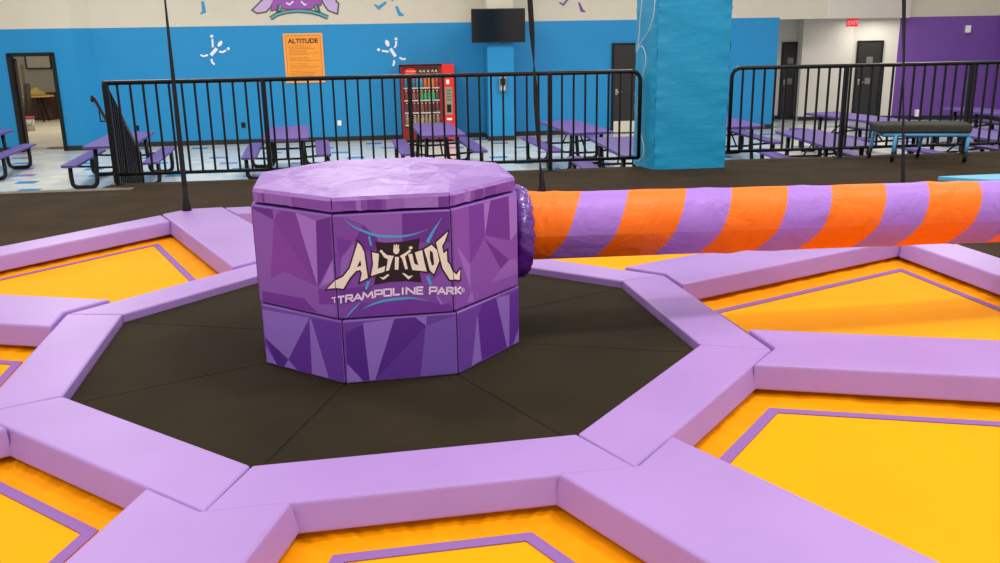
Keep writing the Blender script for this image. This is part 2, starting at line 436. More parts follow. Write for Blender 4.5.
def col_mesh(name, polys, matr, parent):
    """polys = [(hex, [Vector...])] -> mesh with a face colour attribute"""
    bm = bmesh.new(); lay = bm.loops.layers.float_color.new('print_colour')
    for c, pts in polys:
        try: f = bm.faces.new([bm.verts.new(p) for p in pts])
        except ValueError: continue
        for l in f.loops: l[lay] = rgb(c)
    bmesh.ops.remove_doubles(bm, verts=bm.verts, dist=1e-5)
    me = bpy.data.meshes.new(name); bm.to_mesh(me); bm.free(); me.materials.append(matr)
    o = bpy.data.objects.new(name, me); COL.objects.link(o); o.parent = parent; return o
def cz(ox, oy, sc, l): return [(ox + x / sc, oy + y / sc) for x, y in l]
LT, MID, DK = '#ac78d0', '#8548ab', '#682690'
UP_SH = {
 1: ('#8f58b4', [(249.3, 203.6), (329.6, 213.7), (337, 317), (257, 298)], 240, 195, 4.33, [
   (DK, [(45, 30), (130, 50), (135, 95), (45, 50)]), ('#8038a0', [(135, 100), (150, 70), (170, 45), (232, 60), (332, 388), (180, 320), (120, 352)]),
   ('#8a3fa6', [(135, 100), (150, 130), (330, 385), (180, 320), (120, 352)]), (LT, [(232, 60), (325, 98), (332, 388)]),
   (DK, [(325, 98), (388, 80), (405, 268), (334, 392)]), (LT, [(405, 268), (412, 362), (345, 390)]),
   ('#772f9c', [(78, 405), (270, 440), (330, 505), (85, 455)]), ('#7a35a0', [(335, 398), (412, 405), (418, 470), (340, 468)])]),
 2: ('#8046a6', [(329.6, 213.7), (448.8, 209.2), (452.6, 308), (337, 317)], 0, 0, 1, [
   ('#8f5cb4', [(340, 213), (401, 209), (401.5, 240), (376, 240), (362, 222)]), ('#6c2c94', [(401, 209), (449, 206), (449.5, 240), (418, 240), (401.5, 240)]),
   ('#6b2a93', [(361.5, 222), (352, 238), (366, 249), (377, 246), (376, 236)]), ('#7434a0', [(333, 234), (350, 238), (337, 264)]),
   ('#9562ba', [(352, 240), (338, 256), (338, 275), (351, 262)]), ('#6f2d99', [(336, 288), (373, 284), (358, 300), (337, 304)]),
   ('#7233a0', [(357, 303), (400, 296), (453, 303), (453, 309), (345, 317)]), ('#8a52b2', [(430, 282), (449, 262), (452, 300), (440, 303)])]),
 3: ('#8d50b2', [(448.8, 209.2), (516, 191.6), (516, 282.4), (452.6, 308)], 440, 185, 4.43, [
   ('#7a38a4', [(115, 80), (185, 62), (190, 222), (122, 347)]), ('#75309c', [(215, 55), (300, 38), (305, 240), (190, 217)]),
   ('#a878cc', [(300, 38), (338, 25), (338, 200), (305, 240)]), ('#a878cc', [(185, 62), (215, 55), (190, 217)]),
   ('#a270c8', [(62, 268), (122, 347), (126, 462)]), ('#6c2a90', [(185, 228), (300, 325), (262, 366)]),
   ('#9a66be', [(215, 430), (262, 366), (300, 325), (338, 318), (338, 382)]), ('#a270c8', [(130, 460), (108, 515), (142, 508)])])}
BL, BM_, BD = '#9670ca', '#7544a8', '#582690'
BA_SH = {
 1: ('#7748aa', [(261.5, 305), (341.5, 320), (343.7, 381.5), (263.3, 361.4)], 250, 290, 5.63, [
   (BL, [(65, 105), (335, 145), (200, 385), (70, 262)]), (BD, [(70, 262), (200, 385), (175, 432), (130, 418)]), ('#66309c', [(335, 158), (203, 385), (250, 450), (335, 470)]),
   (BL, [(335, 165), (345, 150), (437, 495), (338, 470)]), ('#6a38a4', [(345, 150), (515, 172), (530, 520), (437, 495)]), (BL, [(70, 310), (132, 418), (70, 404)]),
   (BL, [(200, 387), (175, 432), (250, 452)])]),
 2: ('#6c3ea0', [(341.5, 320), (455, 310.8), (458.8, 370.8), (343.7, 381.5)], 330, 300, 5, [
   (BD, [(68, 150), (155, 110), (187, 398), (152, 402), (73, 310)]), (BL, [(158, 100), (315, 70), (215, 395), (187, 398)]), ('#5a2890', [(315, 70), (478, 60), (472, 120), (215, 395)]),
   ('#65369c', [(472, 120), (452, 375), (215, 395)]), ('#7c56b6', [(475, 112), (630, 60), (645, 355), (452, 375)]), (BL, [(70, 308), (154, 404), (70, 412)]),
   (BL, [(420, 62), (478, 55), (478, 112)])]),
 3: ('#7241a6', [(455, 310.8), (517.7, 284), (520.5, 339.6), (458.8, 370.8)], 400, 260, 4.333, [
   (BL, [(325, 225), (352, 425), (308, 455)]), ('#642b9a', [(345, 175), (410, 150), (467, 368), (352, 425), (330, 230)]), (BL, [(410, 150), (470, 135), (478, 365), (467, 368)]),
   ('#6830a2', [(472, 135), (515, 105), (522, 290), (495, 355), (478, 365)]), (BL, [(522, 285), (526, 350), (494, 358)])])}
def face_frame(k, r, rot, z0, z1, inset, lift):
    A, B = corner(k, r, rot), corner(k + 1, r, rot); d = (B - A).normalized(); n = Vector((d.y, -d.x, 0))
    L = (B - A).length
    def f(s, t, dl=0): return A + d * (inset + s * (L - 2 * inset)) + n * (lift + dl) + Vector((0, 0, z0 + inset + t * (z1 - z0 - 2 * inset)))
    return f
FR = {}
def panel(k, r, rot, z0, z1, name, shapes, cols):
    A, B = corner(k, r, rot), corner(k + 1, r, rot); d = (B - A).normalized(); n = Vector((d.y, -d.x, 0)); L = (B - A).length
    M = Matrix(((d.x, -n.x, 0, A.x), (d.y, -n.y, 0, A.y), (0, 0, 1, 0), (0, 0, 0, 1)))
    b = MB()
    pl = [(.003, 0), (L - .003, 0), (L - .003 - .06 * TB, .06), (.003 + .06 * TB, .06)]
    b.prism(pl, z0, z1, .007, M=M)
    slab = b.build(name, mat('violet_vinyl', '#8c5cb4', .4, bump=.2, bscale=9, dist=.006), drum)
    fr = face_frame(k, r, rot, z0, z1, .0075, .0012)
    if shapes and k in shapes:
        base, quad, ox, oy, sc, sh = shapes[k]; H = homog(quad)
        polys = shapes_to_tris(base, [(c, [H(p) for p in cz(ox, oy, sc, q)]) for c, q in sh])
    else: polys = random_facets(cols)
    col_mesh('faceted_print', [(c, [fr(s, t) for s, t in q]) for c, q in polys], PRINT, slab)
for k in range(8):
    panel(k, RB, ROT2 + .022, 0.002, HB - .004, 'base_panel', BA_SH, [BL, BM_, BD, '#66309c'])
    panel(k, RD, ROT2, HB + .004, HT - .004, 'body_panel', UP_SH, [LT, MID, DK, '#8f58b4'])
# dark core seen in the seams
b = MB(); b.prism([tuple(corner(k, .60, ROT2)[:2]) for k in range(8)], .002, HT); b.build('core', BSTRAP, drum)
# cap: soft printed lid with folded corners
def cap():
    bm = bmesh.new(); lay = bm.loops.layers.float_color.new('print_colour')
    rnd = random.Random(11); cols = ['#9c70bf', '#8e60b4', '#a880c6', '#9568ba', '#a276c2']  # facet print for the lid top, lightened to carry its grazing sheen
    pts = [Vector((corner(k, RC, ROT2).x, corner(k, RC, ROT2).y)) for k in range(8)]
    n0 = len(pts); 
    for _ in range(34):
        a = rnd.random() * 2 * PI; r = math.sqrt(rnd.random()) * .58; pts.append(Vector((r * math.cos(a), r * math.sin(a))))
    V, Ed, Fc, *_ = geometry.delaunay_2d_cdt(pts, [(i, (i + 1) % n0) for i in range(n0)], [], 0, 1e-5)
    vv = [bm.verts.new((v.x, v.y, HC + (rnd.uniform(-.006, .008) if v.length < .57 else -.002))) for v in V]
    for f in Fc:
        g = bm.faces.new([vv[i] for i in f])
        c = rgb(rnd.choice(cols))
        for l in g.loops: l[lay] = c
    # sides
    NS = 9
    for k in range(8):
        A, B = corner(k, RC, ROT2), corner(k + 1, RC, ROT2)
        d = (B - A); nrm = Vector((d.y, -d.x, 0)).normalized()
        prev = None; xs = [0] + sorted(rnd.uniform(.05, .95) for _ in range(NS)) + [1]; rows = []
        for i, s in enumerate(xs):
            p = A + d * s; w1 = rnd.uniform(-.002, .005) if 0 < i < len(xs) - 1 else 0
            mid = p + nrm * (.006 + w1); bt = p + nrm * (.003 + w1 * .5)
            rows.append([bm.verts.new((p.x, p.y, HC - .002)), bm.verts.new((mid.x, mid.y, HC - .018)), bm.verts.new((bt.x, bt.y, HT + .008 + rnd.uniform(-.002, .003))),
                         bm.verts.new((p.x * .93, p.y * .93, HT + .004))])
        shades = ['#8a4fb0', '#9a66be', '#7a3ba4', '#a878cc', '#9259b6']
        for i in range(len(rows) - 1):
            c = rgb(rnd.choice(shades))
            for j in range(3):
                g = bm.faces.new((rows[i][j], rows[i][j + 1], rows[i + 1][j + 1], rows[i + 1][j]))
                for l in g.loops: l[lay] = rgb('#a070c2') if j == 0 else c
    bmesh.ops.remove_doubles(bm, verts=bm.verts, dist=1e-4); bmesh.ops.recalc_face_normals(bm, faces=bm.faces)
    me = bpy.data.meshes.new('cap'); bm.to_mesh(me); bm.free(); me.materials.append(CAPM)
    o = bpy.data.objects.new('cap', me); COL.objects.link(o); o.parent = drum; return o
cap()

# logo, wrapped over the three visible body panels
SEAM1 = ((329.6, 213.7), (337, 317)); SEAM2 = ((448.8, 209.2), (452.6, 308))
HG = {k: homog(UP_SH[k][1]) for k in (1, 2, 3)}
FRM = {k: face_frame(k, RD, ROT2, HB + .004, HT - .004, .0, .0) for k in (1, 2, 3)}
def side(p, seam):
    (x0, y0), (x1, y1) = seam; return (p[0] - x0) * (y1 - y0) - (p[1] - y0) * (x1 - x0)
def clip(poly, seam, sgn):
    out = []
    for i in range(len(poly)):
        a, b = poly[i - 1], poly[i]; sa, sb = side(a, seam) * sgn, side(b, seam) * sgn
        if (sa >= 0) != (sb >= 0):
            t = sa / (sa - sb); out.append((a[0] + (b[0] - a[0]) * t, a[1] + (b[1] - a[1]) * t))
        if sb >= 0: out.append(b)
    return out
def area(p): return sum(p[i - 1][0] * p[i][1] - p[i][0] * p[i - 1][1] for i in range(len(p))) / 2
def offset(poly, d):
    n = len(poly); s = 1 if area(poly) > 0 else -1; out = []
    for i in range(n):
        a, b, c = Vector(poly[i - 1]), Vector(poly[i]), Vector(poly[(i + 1) % n])
        e1, e2 = (b - a).normalized(), (c - b).normalized(); n1, n2 = Vector((e1.y, -e1.x)) * s, Vector((e2.y, -e2.x)) * s
        mm = (n1 + n2); L = max(mm.length, .3); mm = mm / L; q = b + mm * min(d / max(mm.dot(n1), .35), d * 2.2)
        out.append((q.x, q.y))
    return out
def tris(poly):
    P3 = [Vector((x, y, 0)) for x, y in poly]
    return [[poly[i] for i in t] for t in geometry.tessellate_polygon([P3])]
def stroke(pts, w0, taper=True, wmin=.15, both=True):
    n = len(pts); L, R = [], []
    for i, p in enumerate(pts):
        a = Vector(pts[max(0, i - 1)]); c = Vector(pts[min(n - 1, i + 1)]); t = (c - a).normalized(); nn = Vector((t.y, -t.x)); f = i / (n - 1)
        w_ = w0 if not taper else w0 * max(wmin, (math.sin(PI * f) if both else f))
        L.append((p[0] + nn.x * w_ / 2, p[1] + nn.y * w_ / 2)); R.append((p[0] - nn.x * w_ / 2, p[1] - nn.y * w_ / 2))
    return L + R[::-1]
def decal(name, polys, matr, lift, label=None):
    bm = bmesh.new()
    for poly in polys:
        for t in tris(poly):
            for k, cl in ((1, [(SEAM1, -1)]), (2, [(SEAM1, 1), (SEAM2, -1)]), (3, [(SEAM2, 1)])):
                q = t
                for s_, g in cl:
                    if q: q = clip(q, s_, g)
                if len(q) >= 3 and abs(area(q)) > 1e-4:
                    st = [HG[k](p) for p in q]
                    try: bm.faces.new([bm.verts.new(FRM[k](min(1, max(0, s)), t_, lift)) for s, t_ in st])
                    except ValueError: pass
    me = bpy.data.meshes.new(name); bm.to_mesh(me); bm.free(); me.materials.append(matr)
    o = bpy.data.objects.new(name, me); COL.objects.link(o); o.parent = drum
    if label: o['label'] = label
    return o
def smooth_pts(pts, n=5):
    out = []
    for i in range(len(pts) - 1):
        p0, p1, p2, p3 = pts[max(0, i - 1)], pts[i], pts[i + 1], pts[min(len(pts) - 1, i + 2)]
        for j in range(n):
            t = j / n
            out.append(tuple(.5 * ((2 * p1[c]) + (-p0[c] + p2[c]) * t + (2 * p0[c] - 5 * p1[c] + 4 * p2[c] - p3[c]) * t * t + (-p0[c] + 3 * p1[c] - 3 * p2[c] + p3[c]) * t ** 3) for c in (0, 1)))
    out.append(pts[-1]); return out
def ell(cx, cy, rx, ry, n=14, tilt=0): return [(cx + rx * math.cos(2 * PI * i / n) * math.cos(tilt) - ry * math.sin(2 * PI * i / n) * math.sin(tilt), cy + rx * math.cos(2 * PI * i / n) * math.sin(tilt) + ry * math.sin(2 * PI * i / n) * math.cos(tilt)) for i in range(n)]
letA = [(356.8, 240.3), (353.2, 252), (348.8, 266), (342, 274.5), (333.8, 278.4), (326.4, 286.2), (333.8, 285.4), (342.4, 286.4), (348.8, 275.6), (355.1, 268.6), (359.4, 267.6), (361, 270.8), (359.2, 279.5), (367, 275.4), (364.5, 259.5), (363.2, 250), (360.2, 244)]
letL = [(371.2, 250.2), (378.1, 251.8), (377, 266.5), (384.5, 263.6), (383.5, 269.4), (370.1, 273.6), (372.3, 262)]
T1 = [(379.5, 249.6), (382.6, 250), (386, 253), (393, 253.8), (391.5, 257), (388.3, 267.8), (385.1, 268.8), (387, 257.2), (383, 255)]
II = [(394.1, 254.8), (397.9, 254.8), (397.5, 267.3), (393.9, 267.3)]
HD = ell(395.3, 248, 3.1, 4.2)
HDS = [(392.5, 245.5), (393, 242.2), (394.2, 244), (395.4, 241.8), (396.4, 244), (397.9, 242.4), (398, 245.5)]
T2 = [(398.9, 253.9), (404, 251), (408.5, 247.6), (410.1, 249.1), (403.9, 254.4), (406.9, 266.7), (404.2, 267), (401, 256.6)]
HN = [ell(409.6, 245.9, 1.9, 1.6, 8), ell(380.4, 249.3, 1.6, 1.4, 8)]
UU = [(407, 252.3), (411, 251.6), (413.3, 261.5), (417.3, 263), (413.6, 250.5), (420.8, 248.2), (423, 260), (425.5, 269), (411.3, 267.6)]
DD = [(422.6, 247.6), (430, 243), (435.4, 248.4), (437.6, 258.5), (432.5, 271.5), (428.5, 268), (425.6, 257)]
EE = [(445.9, 230.4), (442.8, 239.6), (440.2, 244.4), (441.7, 251.5), (444.8, 249), (445.4, 259.3), (448, 262.5), (451.2, 270.4), (453.9, 272.9), (457.8, 267.6), (457.1, 277.9), (448, 276.8), (441, 266), (437.8, 254), (434.3, 240.8)]
FEET = [[(378.6, 274.6), (382.3, 275), (387.1, 271.6), (388.4, 272.9), (382.8, 277.4)], [(401, 270.6), (403.6, 270.8), (407.6, 273.6), (412.2, 272.9), (407.6, 277)]]
HOLES = [[(359.4, 257.8), (356, 264.8), (360.4, 263.2)], [(428.4, 248.2), (431.2, 250.5), (432.6, 262), (430.6, 263.4), (428.4, 256)]]
BACKG = [(374.4, 239.6), (385, 241), (400, 240), (418.4, 236.8), (416.8, 250), (417.5, 265), (420.6, 279.8), (405, 278.6), (388, 279.6), (373.2, 282.6), (375.6, 270), (376, 250)]
INK = mat('black_brown_ink', '#1c0a12', .5); CRM = mat('cream_ink', '#fdeed8', .5); CYN = mat('cyan_ink', '#4aa8dc', .5); WINK = mat('pinkish_white_ink', '#fae8fa', .5)
arcs = [stroke(smooth_pts([(343, 217), (352, 224.6), (361.6, 229), (371.2, 232.6), (384, 234.6), (400, 234.8), (414, 232.4), (426, 228)]), 2.7),
        stroke(smooth_pts([(440, 216.5), (436, 223), (431.5, 230), (426, 240.6)]), 3.6, both=False, wmin=.1), stroke([(368, 234.4), (370.2, 244)], 2.0, False),
        stroke([(367.6, 279), (365.2, 287)], 2.6, False), stroke([(359.5, 299.8), (355, 304.5), (350, 309.6), (344, 316)], 1.9),
        stroke(smooth_pts([(362, 306.6), (371, 302), (385, 297.8), (400.5, 296), (411.3, 295.3), (428, 297.8)]), 2.6),
        stroke([(426.5, 273.6), (429.4, 282.2)], 3.0, False)]
for q_ in arcs: decal('logo_stroke', [q_], CYN, .0022, 'cyan stroke of the logo')
decal('logo_ticks', [stroke([(435.6, 293.4), (440.8, 301)], 1.2, False), stroke([(343, 217), (338, 211)], .8)], mat('lilac_ink', '#a98fe0', .5), .0022)
decal('logo_backing', [BACKG] , INK, .0028, 'dark curved square behind the letters')
for i_, q_ in enumerate((letA, letL, UU, DD, EE)): decal('letter_outline', [offset(q_, 1.5)], INK, .0034 + .0001 * i_)
for q_, n_ in ((letA, 'A'), (letL, 'L'), (T1, 'T'), (II, 'I'), (T2, 'T'), (UU, 'U'), (DD, 'D'), (EE, 'E')): decal('logo_letter', [q_], CRM, .0042, 'cream jagged letter ' + n_)
for q_, n_ in ((HD, 'figure_head'), (HDS, 'figure_hair'), (HN[0], 'figure_hand'), (HN[1], 'figure_hand'), (FEET[0], 'figure_foot'), (FEET[1], 'figure_foot')): decal(n_, [q_], CRM, .0042)
decal('logo_counters', HOLES, INK, .005)
# TRAMPOLINE PARK in squarish stroke letters following the curve
GL = {'T': [[(0, 1), (1, 1)], [(.5, 1), (.5, 0)]], 'R': [[(0, 0), (0, 1), (.9, 1), (.95, .55), (.05, .5)], [(.5, .5), (1, 0)]], 'A': [[(0, 0), (.5, 1), (1, 0)], [(.25, .32), (.75, .32)]],
      'M': [[(0, 0), (.08, 1), (.5, .2), (.92, 1), (1, 0)]], 'P': [[(0, 0), (0, 1), (.95, 1), (.95, .42), (0, .42)]], 'O': [[(0, .05), (0, 1), (1, 1), (1, 0), (0, 0), (0, .1)]],
      'L': [[(0, 1), (0, 0), (.95, 0)]], 'I': [[(.5, 0), (.5, 1)]], 'N': [[(0, 0), (0, 1), (1, 0), (1, 1)]], 'E': [[(.95, 1), (0, 1), (0, 0), (.95, 0)], [(0, .52), (.85, .52)]],
      'K': [[(0, 0), (0, 1)], [(.95, 1), (.15, .5), (1, 0)]]}
WORD = [('T', 337, 343, 294.6), ('R', 345, 351.8, 293.2), ('A', 353, 361, 291.8), ('M', 362, 372, 289.9), ('P', 374.3, 381.6, 288.2), ('O', 383.3, 390.6, 287), ('L', 392.8, 398.8, 285.9), ('I', 400.8, 403, 285.3),
        ('N', 405.6, 413.8, 284.9), ('E', 416, 422, 284.6), ('P', 428.6, 435.6, 284.6), ('A', 436.6, 443.6, 284.8), ('R', 445.3, 451.6, 284.8), ('K', 453.4, 458.6, 284.8)]
for ch, x0, x1, yt in WORD:
    txt = []
    h = 6.3; sl = (yt < 292 and -.10 or -.14) if x1 < 400 else -.01
    for st in GL[ch]:
        P = [(x0 + a * (x1 - x0), yt + (1 - b_) * h + a * (x1 - x0) * sl * .8) for a, b_ in st]
        for i in range(len(P) - 1):
            a, b_ = Vector(P[i]), Vector(P[i + 1]); e = (b_ - a).normalized() * .45
            txt.append(stroke([tuple(a - e), tuple(b_ + e)], 1.75, False))
    decal('slogan_letter', txt, WINK, .0034, 'pinkish white letter ' + ch)
txt = [stroke([(330.6, 295.6), (335.2, 294.6)], 1.1, False), stroke([(333.6, 295.2), (334.2, 300.5)], 1.1, False)]
rg = ell(460.6, 287.6, 1.5, 1.9, 12)
decal('slogan_letter', txt, WINK, .0034); txt = [stroke([rg[i], rg[(i + 1) % 12]], .5, False) for i in range(12)] + [stroke([(460.2, 286.6), (460.2, 288.6)], .6, False), stroke([(460.2, 286.8), (461.1, 288.6)], .5, False)]
decal('registered_mark', txt, WINK, .0034)

# ------------------------------------------------------------------ striped sweeping arm
AD = math.atan(.170)
arm = thing('sweeper_arm', 'long padded arm with slanting orange and purple stripes, reaching right from the drum', 'padded arm', (CX, CY, .561), AD)
arm.rotation_euler = (0, math.atan(.0205), AD); RA = .172
def arm_prof(i, n):
    a = -PI / 2 + 2 * PI * i / n                       # from the bottom, counter-clockwise
    c, s = math.cos(a), math.sin(a); k = -.19
    if s < k:                                          # flatter underside below the side seam
        x0 = math.sqrt(1 - k * k); f = (s - k) / (-1 - k); sg = 0 if abs(c) < 1e-6 else math.copysign(1, c)
        if f < .8: g = f / .8; return sg * (x0 + (.34 - x0) * g + .05 * math.sin(PI * g)), k + (-.97 - k) * g
        g = (f - .8) / .2; return sg * .34 * (1 - g), -.97 - .02 * g
        return (c / max(1e-6, abs(c)) if abs(c) > 1e-6 else 0) * (x0 * (1 - f) + .0 * f) * (1 + .18 * math.sin(PI * f)), k + (-1.0 - k) * f
    return c, s
def build_arm():
    bm = bmesh.new(); n = 48; xs = [.655 + i * .03 for i in range(145)]; rings = []; rnd = random.Random(3)
    lumps = [(rnd.uniform(.7, 4.6), rnd.uniform(-1, 1), rnd.uniform(.02, .07), rnd.uniform(-.006, .008)) for _ in range(60)]
    for x in xs:
        r = RA; ring = []
        if x < .72: r *= 1 + .02 * math.sin(x * 300)
        for i in range(n):
            c, s = arm_prof(i, n); dr = 0
            for lx, ls, lw, la in lumps: dr += la * math.exp(-((x - lx) / lw) ** 2 - ((s - ls) / .45) ** 2)
            ring.append(bm.verts.new((x, c * (r + dr), s * (r + dr) - .0)))
        rings.append(ring)
    for A, B in zip(rings, rings[1:]):
        for i in range(n):
            f = bm.faces.new((A[i], A[(i + 1) % n], B[(i + 1) % n], B[i])); f.smooth = True
    bm.faces.new(rings[0]); bm.faces.new(rings[-1][::-1])
    bmesh.ops.recalc_face_normals(bm, faces=bm.faces)
    # sharp crease along the side seam
    for e in bm.edges:
        a, b = e.verts[0].co, e.verts[1].co
        if abs(a.x - b.x) > .02:
            fs = e.link_faces
            if len(fs) == 2 and fs[0].normal.angle(fs[1].normal) > .2: e.smooth = False
    me = bpy.data.meshes.new('sleeve'); bm.to_mesh(me); bm.free()
    m = bpy.data.materials.new('striped_vinyl'); m.use_nodes = True; nt = m.node_tree; N = nt.nodes; L = nt.links; b = N['Principled BSDF']; b.inputs['Roughness'].default_value = .5; b.inputs['Specular IOR Level'].default_value = .3
    tc = N.new('ShaderNodeTexCoord'); sx = N.new('ShaderNodeSeparateXYZ'); L.new(tc.outputs['Object'], sx.inputs[0])
    def MM(op, a, bb=None):
        q = N.new('ShaderNodeMath'); q.operation = op
        for i, v in enumerate((a, bb)):
            if v is None: continue
            if isinstance(v, (int, float)): q.inputs[i].default_value = v
            else: L.new(v, q.inputs[i])
        return q.outputs[0]
    th = MM('ARCTAN2', MM('MULTIPLY', sx.outputs[1], 1), sx.outputs[2])      # 0 on top, negative on the camera side
    u = MM('ADD', sx.outputs[0], MM('MULTIPLY', th, -K_SL))
    ph = MM('FLOORED_MODULO', MM('DIVIDE', MM('SUBTRACT', u, S0), PER), 1)
    isp = MM('LESS_THAN', ph, .445)
    mx = N.new('ShaderNodeMix'); mx.data_type = 'RGBA'; L.new(isp, mx.inputs[0]); mx.inputs[6].default_value = rgb('#ff7608'); mx.inputs[7].default_value = rgb('#a878d2')
    L.new(mx.outputs[2], b.inputs['Base Color'])
    n2 = N.new('ShaderNodeTexNoise'); n2.inputs['Scale'].default_value = 5; n2.inputs['Detail'].default_value = 3; n2.inputs['Distortion'].default_value = 1.2; L.new(tc.outputs['Object'], n2.inputs['Vector'])
    bp = N.new('ShaderNodeBump'); bp.inputs['Strength'].default_value = .7; bp.inputs['Distance'].default_value = .03; L.new(n2.outputs[0], bp.inputs['Height']); L.new(bp.outputs[0], b.inputs['Normal'])
    me.materials.append(m); o = bpy.data.objects.new('sleeve', me); COL.objects.link(o); o.parent = arm
def s_on_arm(u, v):
    d = ray(u, v); q = Vector((CX, CY, 0)); e = Vector((math.cos(AD), math.sin(AD), 0)); n = Vector((-e.y, e.x, 0))
    t = (q - O).dot(n) / d.dot(n); return (O + d * t - q).dot(e)
S_A, S_B = s_on_arm(581, 192), s_on_arm(976, 183)
PER = (S_B - S_A) / 4; S0 = S_A; K_SL = .068
build_arm()
# puckered collar of shiny vinyl where the arm leaves the drum
m = MB(); n = 64; rings = []; rnd = random.Random(5)
for j, (x, r) in enumerate(((.622, .20), (.628, .228), (.645, .243), (.668, .246), (.69, .242), (.712, .236), (.73, .222), (.738, .19), (.735, .165))):
    ring = []
    for i in range(n):
        a = 2 * PI * i / n; rr = r + .007 * math.sin(i * 2.9 + j * .4) + .005 * math.sin(i * 1.3 + 2 + j * .9) + rnd.uniform(-.003, .003)
        ring.append(m.bm.verts.new((x + .005 * math.sin(i * 1.7), rr * math.sin(a) * .98, rr * math.cos(a) - .022)))
    rings.append(ring)
for A, B in zip(rings, rings[1:]):
    for i in range(n):
        f = m.bm.faces.new((A[i], A[(i + 1) % n], B[(i + 1) % n], B[i])); f.smooth = True
m.bm.transform(Matrix.Translation((.0945, 0, -.008)) @ Matrix.Diagonal((.85, .955, .955, 1)).to_4x4()); m.build('collar', GLOSSP, arm)['label'] = 'shiny dark purple puckered collar'

# ------------------------------------------------------------------ straps hanging over the outer corners
for k, (u1, v1), (tu, tv), lab in ((7, (187, 210), (165, 0), 'black strap hanging down to the pad corner left of the drum'), (6, (542, 194), (530, 0), 'black twisted strap hanging behind the drum and the start of the arm'),
                          (5, (903, 184), (904, 0), 'black strap hanging at the right, behind the striped arm')):
    bx, by = pol(4.05, ang(k)); b0 = on_z(u1, v1, .06) if k != 5 else None
    if k == 5: p0 = Vector((3.05, 6.85, .055))
    elif k == 6: p0 = Vector((.34, 8.36, .05))
    else: p0 = Vector((-2.82, 7.78, .05))
    d0 = ray(u1, v1); z_at = lambda u, v, Y: O + ray(u, v) * (Y / ray(u, v).y)
    p1 = z_at(tu, tv, p0.y); q = z_at(u1, v1, p0.y)
    p0.x = q.x + (p1.x - q.x) * (p0.z - q.z) / (p1.z - q.z)
    dirv = (p1 - p0); top = p0 + dirv * (3.9 / dirv.z)
    m = MB(); NN = 40; L, R = [], []
    t = thing('hanging_strap', lab, 'strap', tuple(p0))
    for i in range(NN + 1):
        f = i / NN; p = (top - p0) * f; tw = (f * 14 if k == 6 else f * 3) + .4; wd = .021 if k != 6 else .024
        hw = Vector((math.cos(tw), math.sin(tw), 0)) * wd; th_ = Vector((-math.sin(tw), math.cos(tw), 0)) * .005
        L.append([m.bm.verts.new(p + s1 * hw + s2 * th_) for s1, s2 in ((1, 1), (-1, 1), (-1, -1), (1, -1))])
    for A, B in zip(L, L[1:]):
        for i in range(4): m.bm.faces.new((A[i], A[(i + 1) % 4], B[(i + 1) % 4], B[i]))
    m.bm.faces.new(L[0]); m.bm.faces.new(L[-1][::-1])
    m.build('webbing', BSTRAP, t)
    m = MB(); m.tube([(0, 0, 0), (0, 0, .05), (0, 0, .11), (0, 0, .22)], .02, 8, rf=lambda i: (.042, .036, .026, .014)[i]); m.build('anchor_sleeve', BSTRAP, t)

# ------------------------------------------------------------------ railings
def railing(name, lab, p0, ex, L, posts, rz, top=1.075, bot=.11, ends=(False, False), gap=.132, rise=0, side_rail=False):
    """straight guard rail along its local x; rise = height lost over its length"""
    t = thing(name, lab, 'railing', p0, rz)
    zz = lambda x: -rise * x / L
    rc = .1
    pts = []
    if ends[0]: pts += [(0, 0, bot), (0, 0, top - rc)] + [(rc - rc * math.cos(a), 0, top - rc + rc * math.sin(a)) for a in [PI / 10 * i for i in range(1, 5)]]
    pts += [(rc if ends[0] else 0, 0, top + zz(0)), (L - rc if ends[1] else L, 0, top + zz(L))]
    if ends[1]: pts += [(L - rc + rc * math.sin(a), 0, top - rc + rc * math.cos(a)) for a in [PI / 10 * i for i in range(1, 5)]] + [(L, 0, top - rc), (L, 0, bot)]
    MB().tube(pts, .024, 8, ref=Vector((0, 1, 0))).build('top_rail', BLACK, t)
    MB().tube([(0, 0, bot), (L, 0, bot + zz(L))], .02, 6, ref=Vector((0, 1, 0))).build('bottom_rail', BLACK, t)
    for x in posts:
        m = MB(); m.box(x - .024, x + .024, -.024, .024, zz(x) if rise else 0, top + zz(x), .003); m.box(x - .06, x + .06, -.06, .06, zz(x) if rise else 0, zz(x) + .008); m.build('post', BLACK, t)
    x = gap
    proto = None
    while x < L - .04:
        if min(abs(x - q) for q in list(posts) + [0, L]) > .05:
            if proto is None:
                proto = MB().box(-.0105, .0105, -.0105, .0105, bot, top).build('baluster', BLACK, t); b = proto
            else: b = proto.copy(); COL.objects.link(b)
            b.parent = t; b.location = (x, 0, zz(x))
        x += gap
    return t
PL = Vector(wl(-4.13, 10.146) + (0,)); cb = math.cos(BETA)
railing('guard_railing', 'black metal railing along the platform, left of the blue column', tuple(PL), E1, 5.74 / cb, [0.02] + [(x + 4.13) / cb for x in (-2.5, -.95, .59)], BETA, ends=(False, True))
PR = Vector(wl(2.74, 10.434) + (0,))
railing('guard_railing', 'black metal railing along the platform, right of the blue column', tuple(PR), E1, 5.6 / cb, [(x - 2.74) / cb for x in (4.13, 5.70, 7.2, 8.3)], BETA, ends=(True, False))
sr_ = railing('stair_railing', 'black sloping stair railing going down behind the left corner post', tuple(PL + Vector((-.03, .07, 0))), E2, 1.95, [.03, 1.92], BETA + PI / 2 + .13, rise=.97, gap=.12)
m = MB(); m.tube([(-.02, .13, .88), (.0, .13, .93), (.1, .13, .90), (1.95, .13, .0), (2.0, .13, -.08)], .019, 8, ref=Vector((0, 1, 0)))
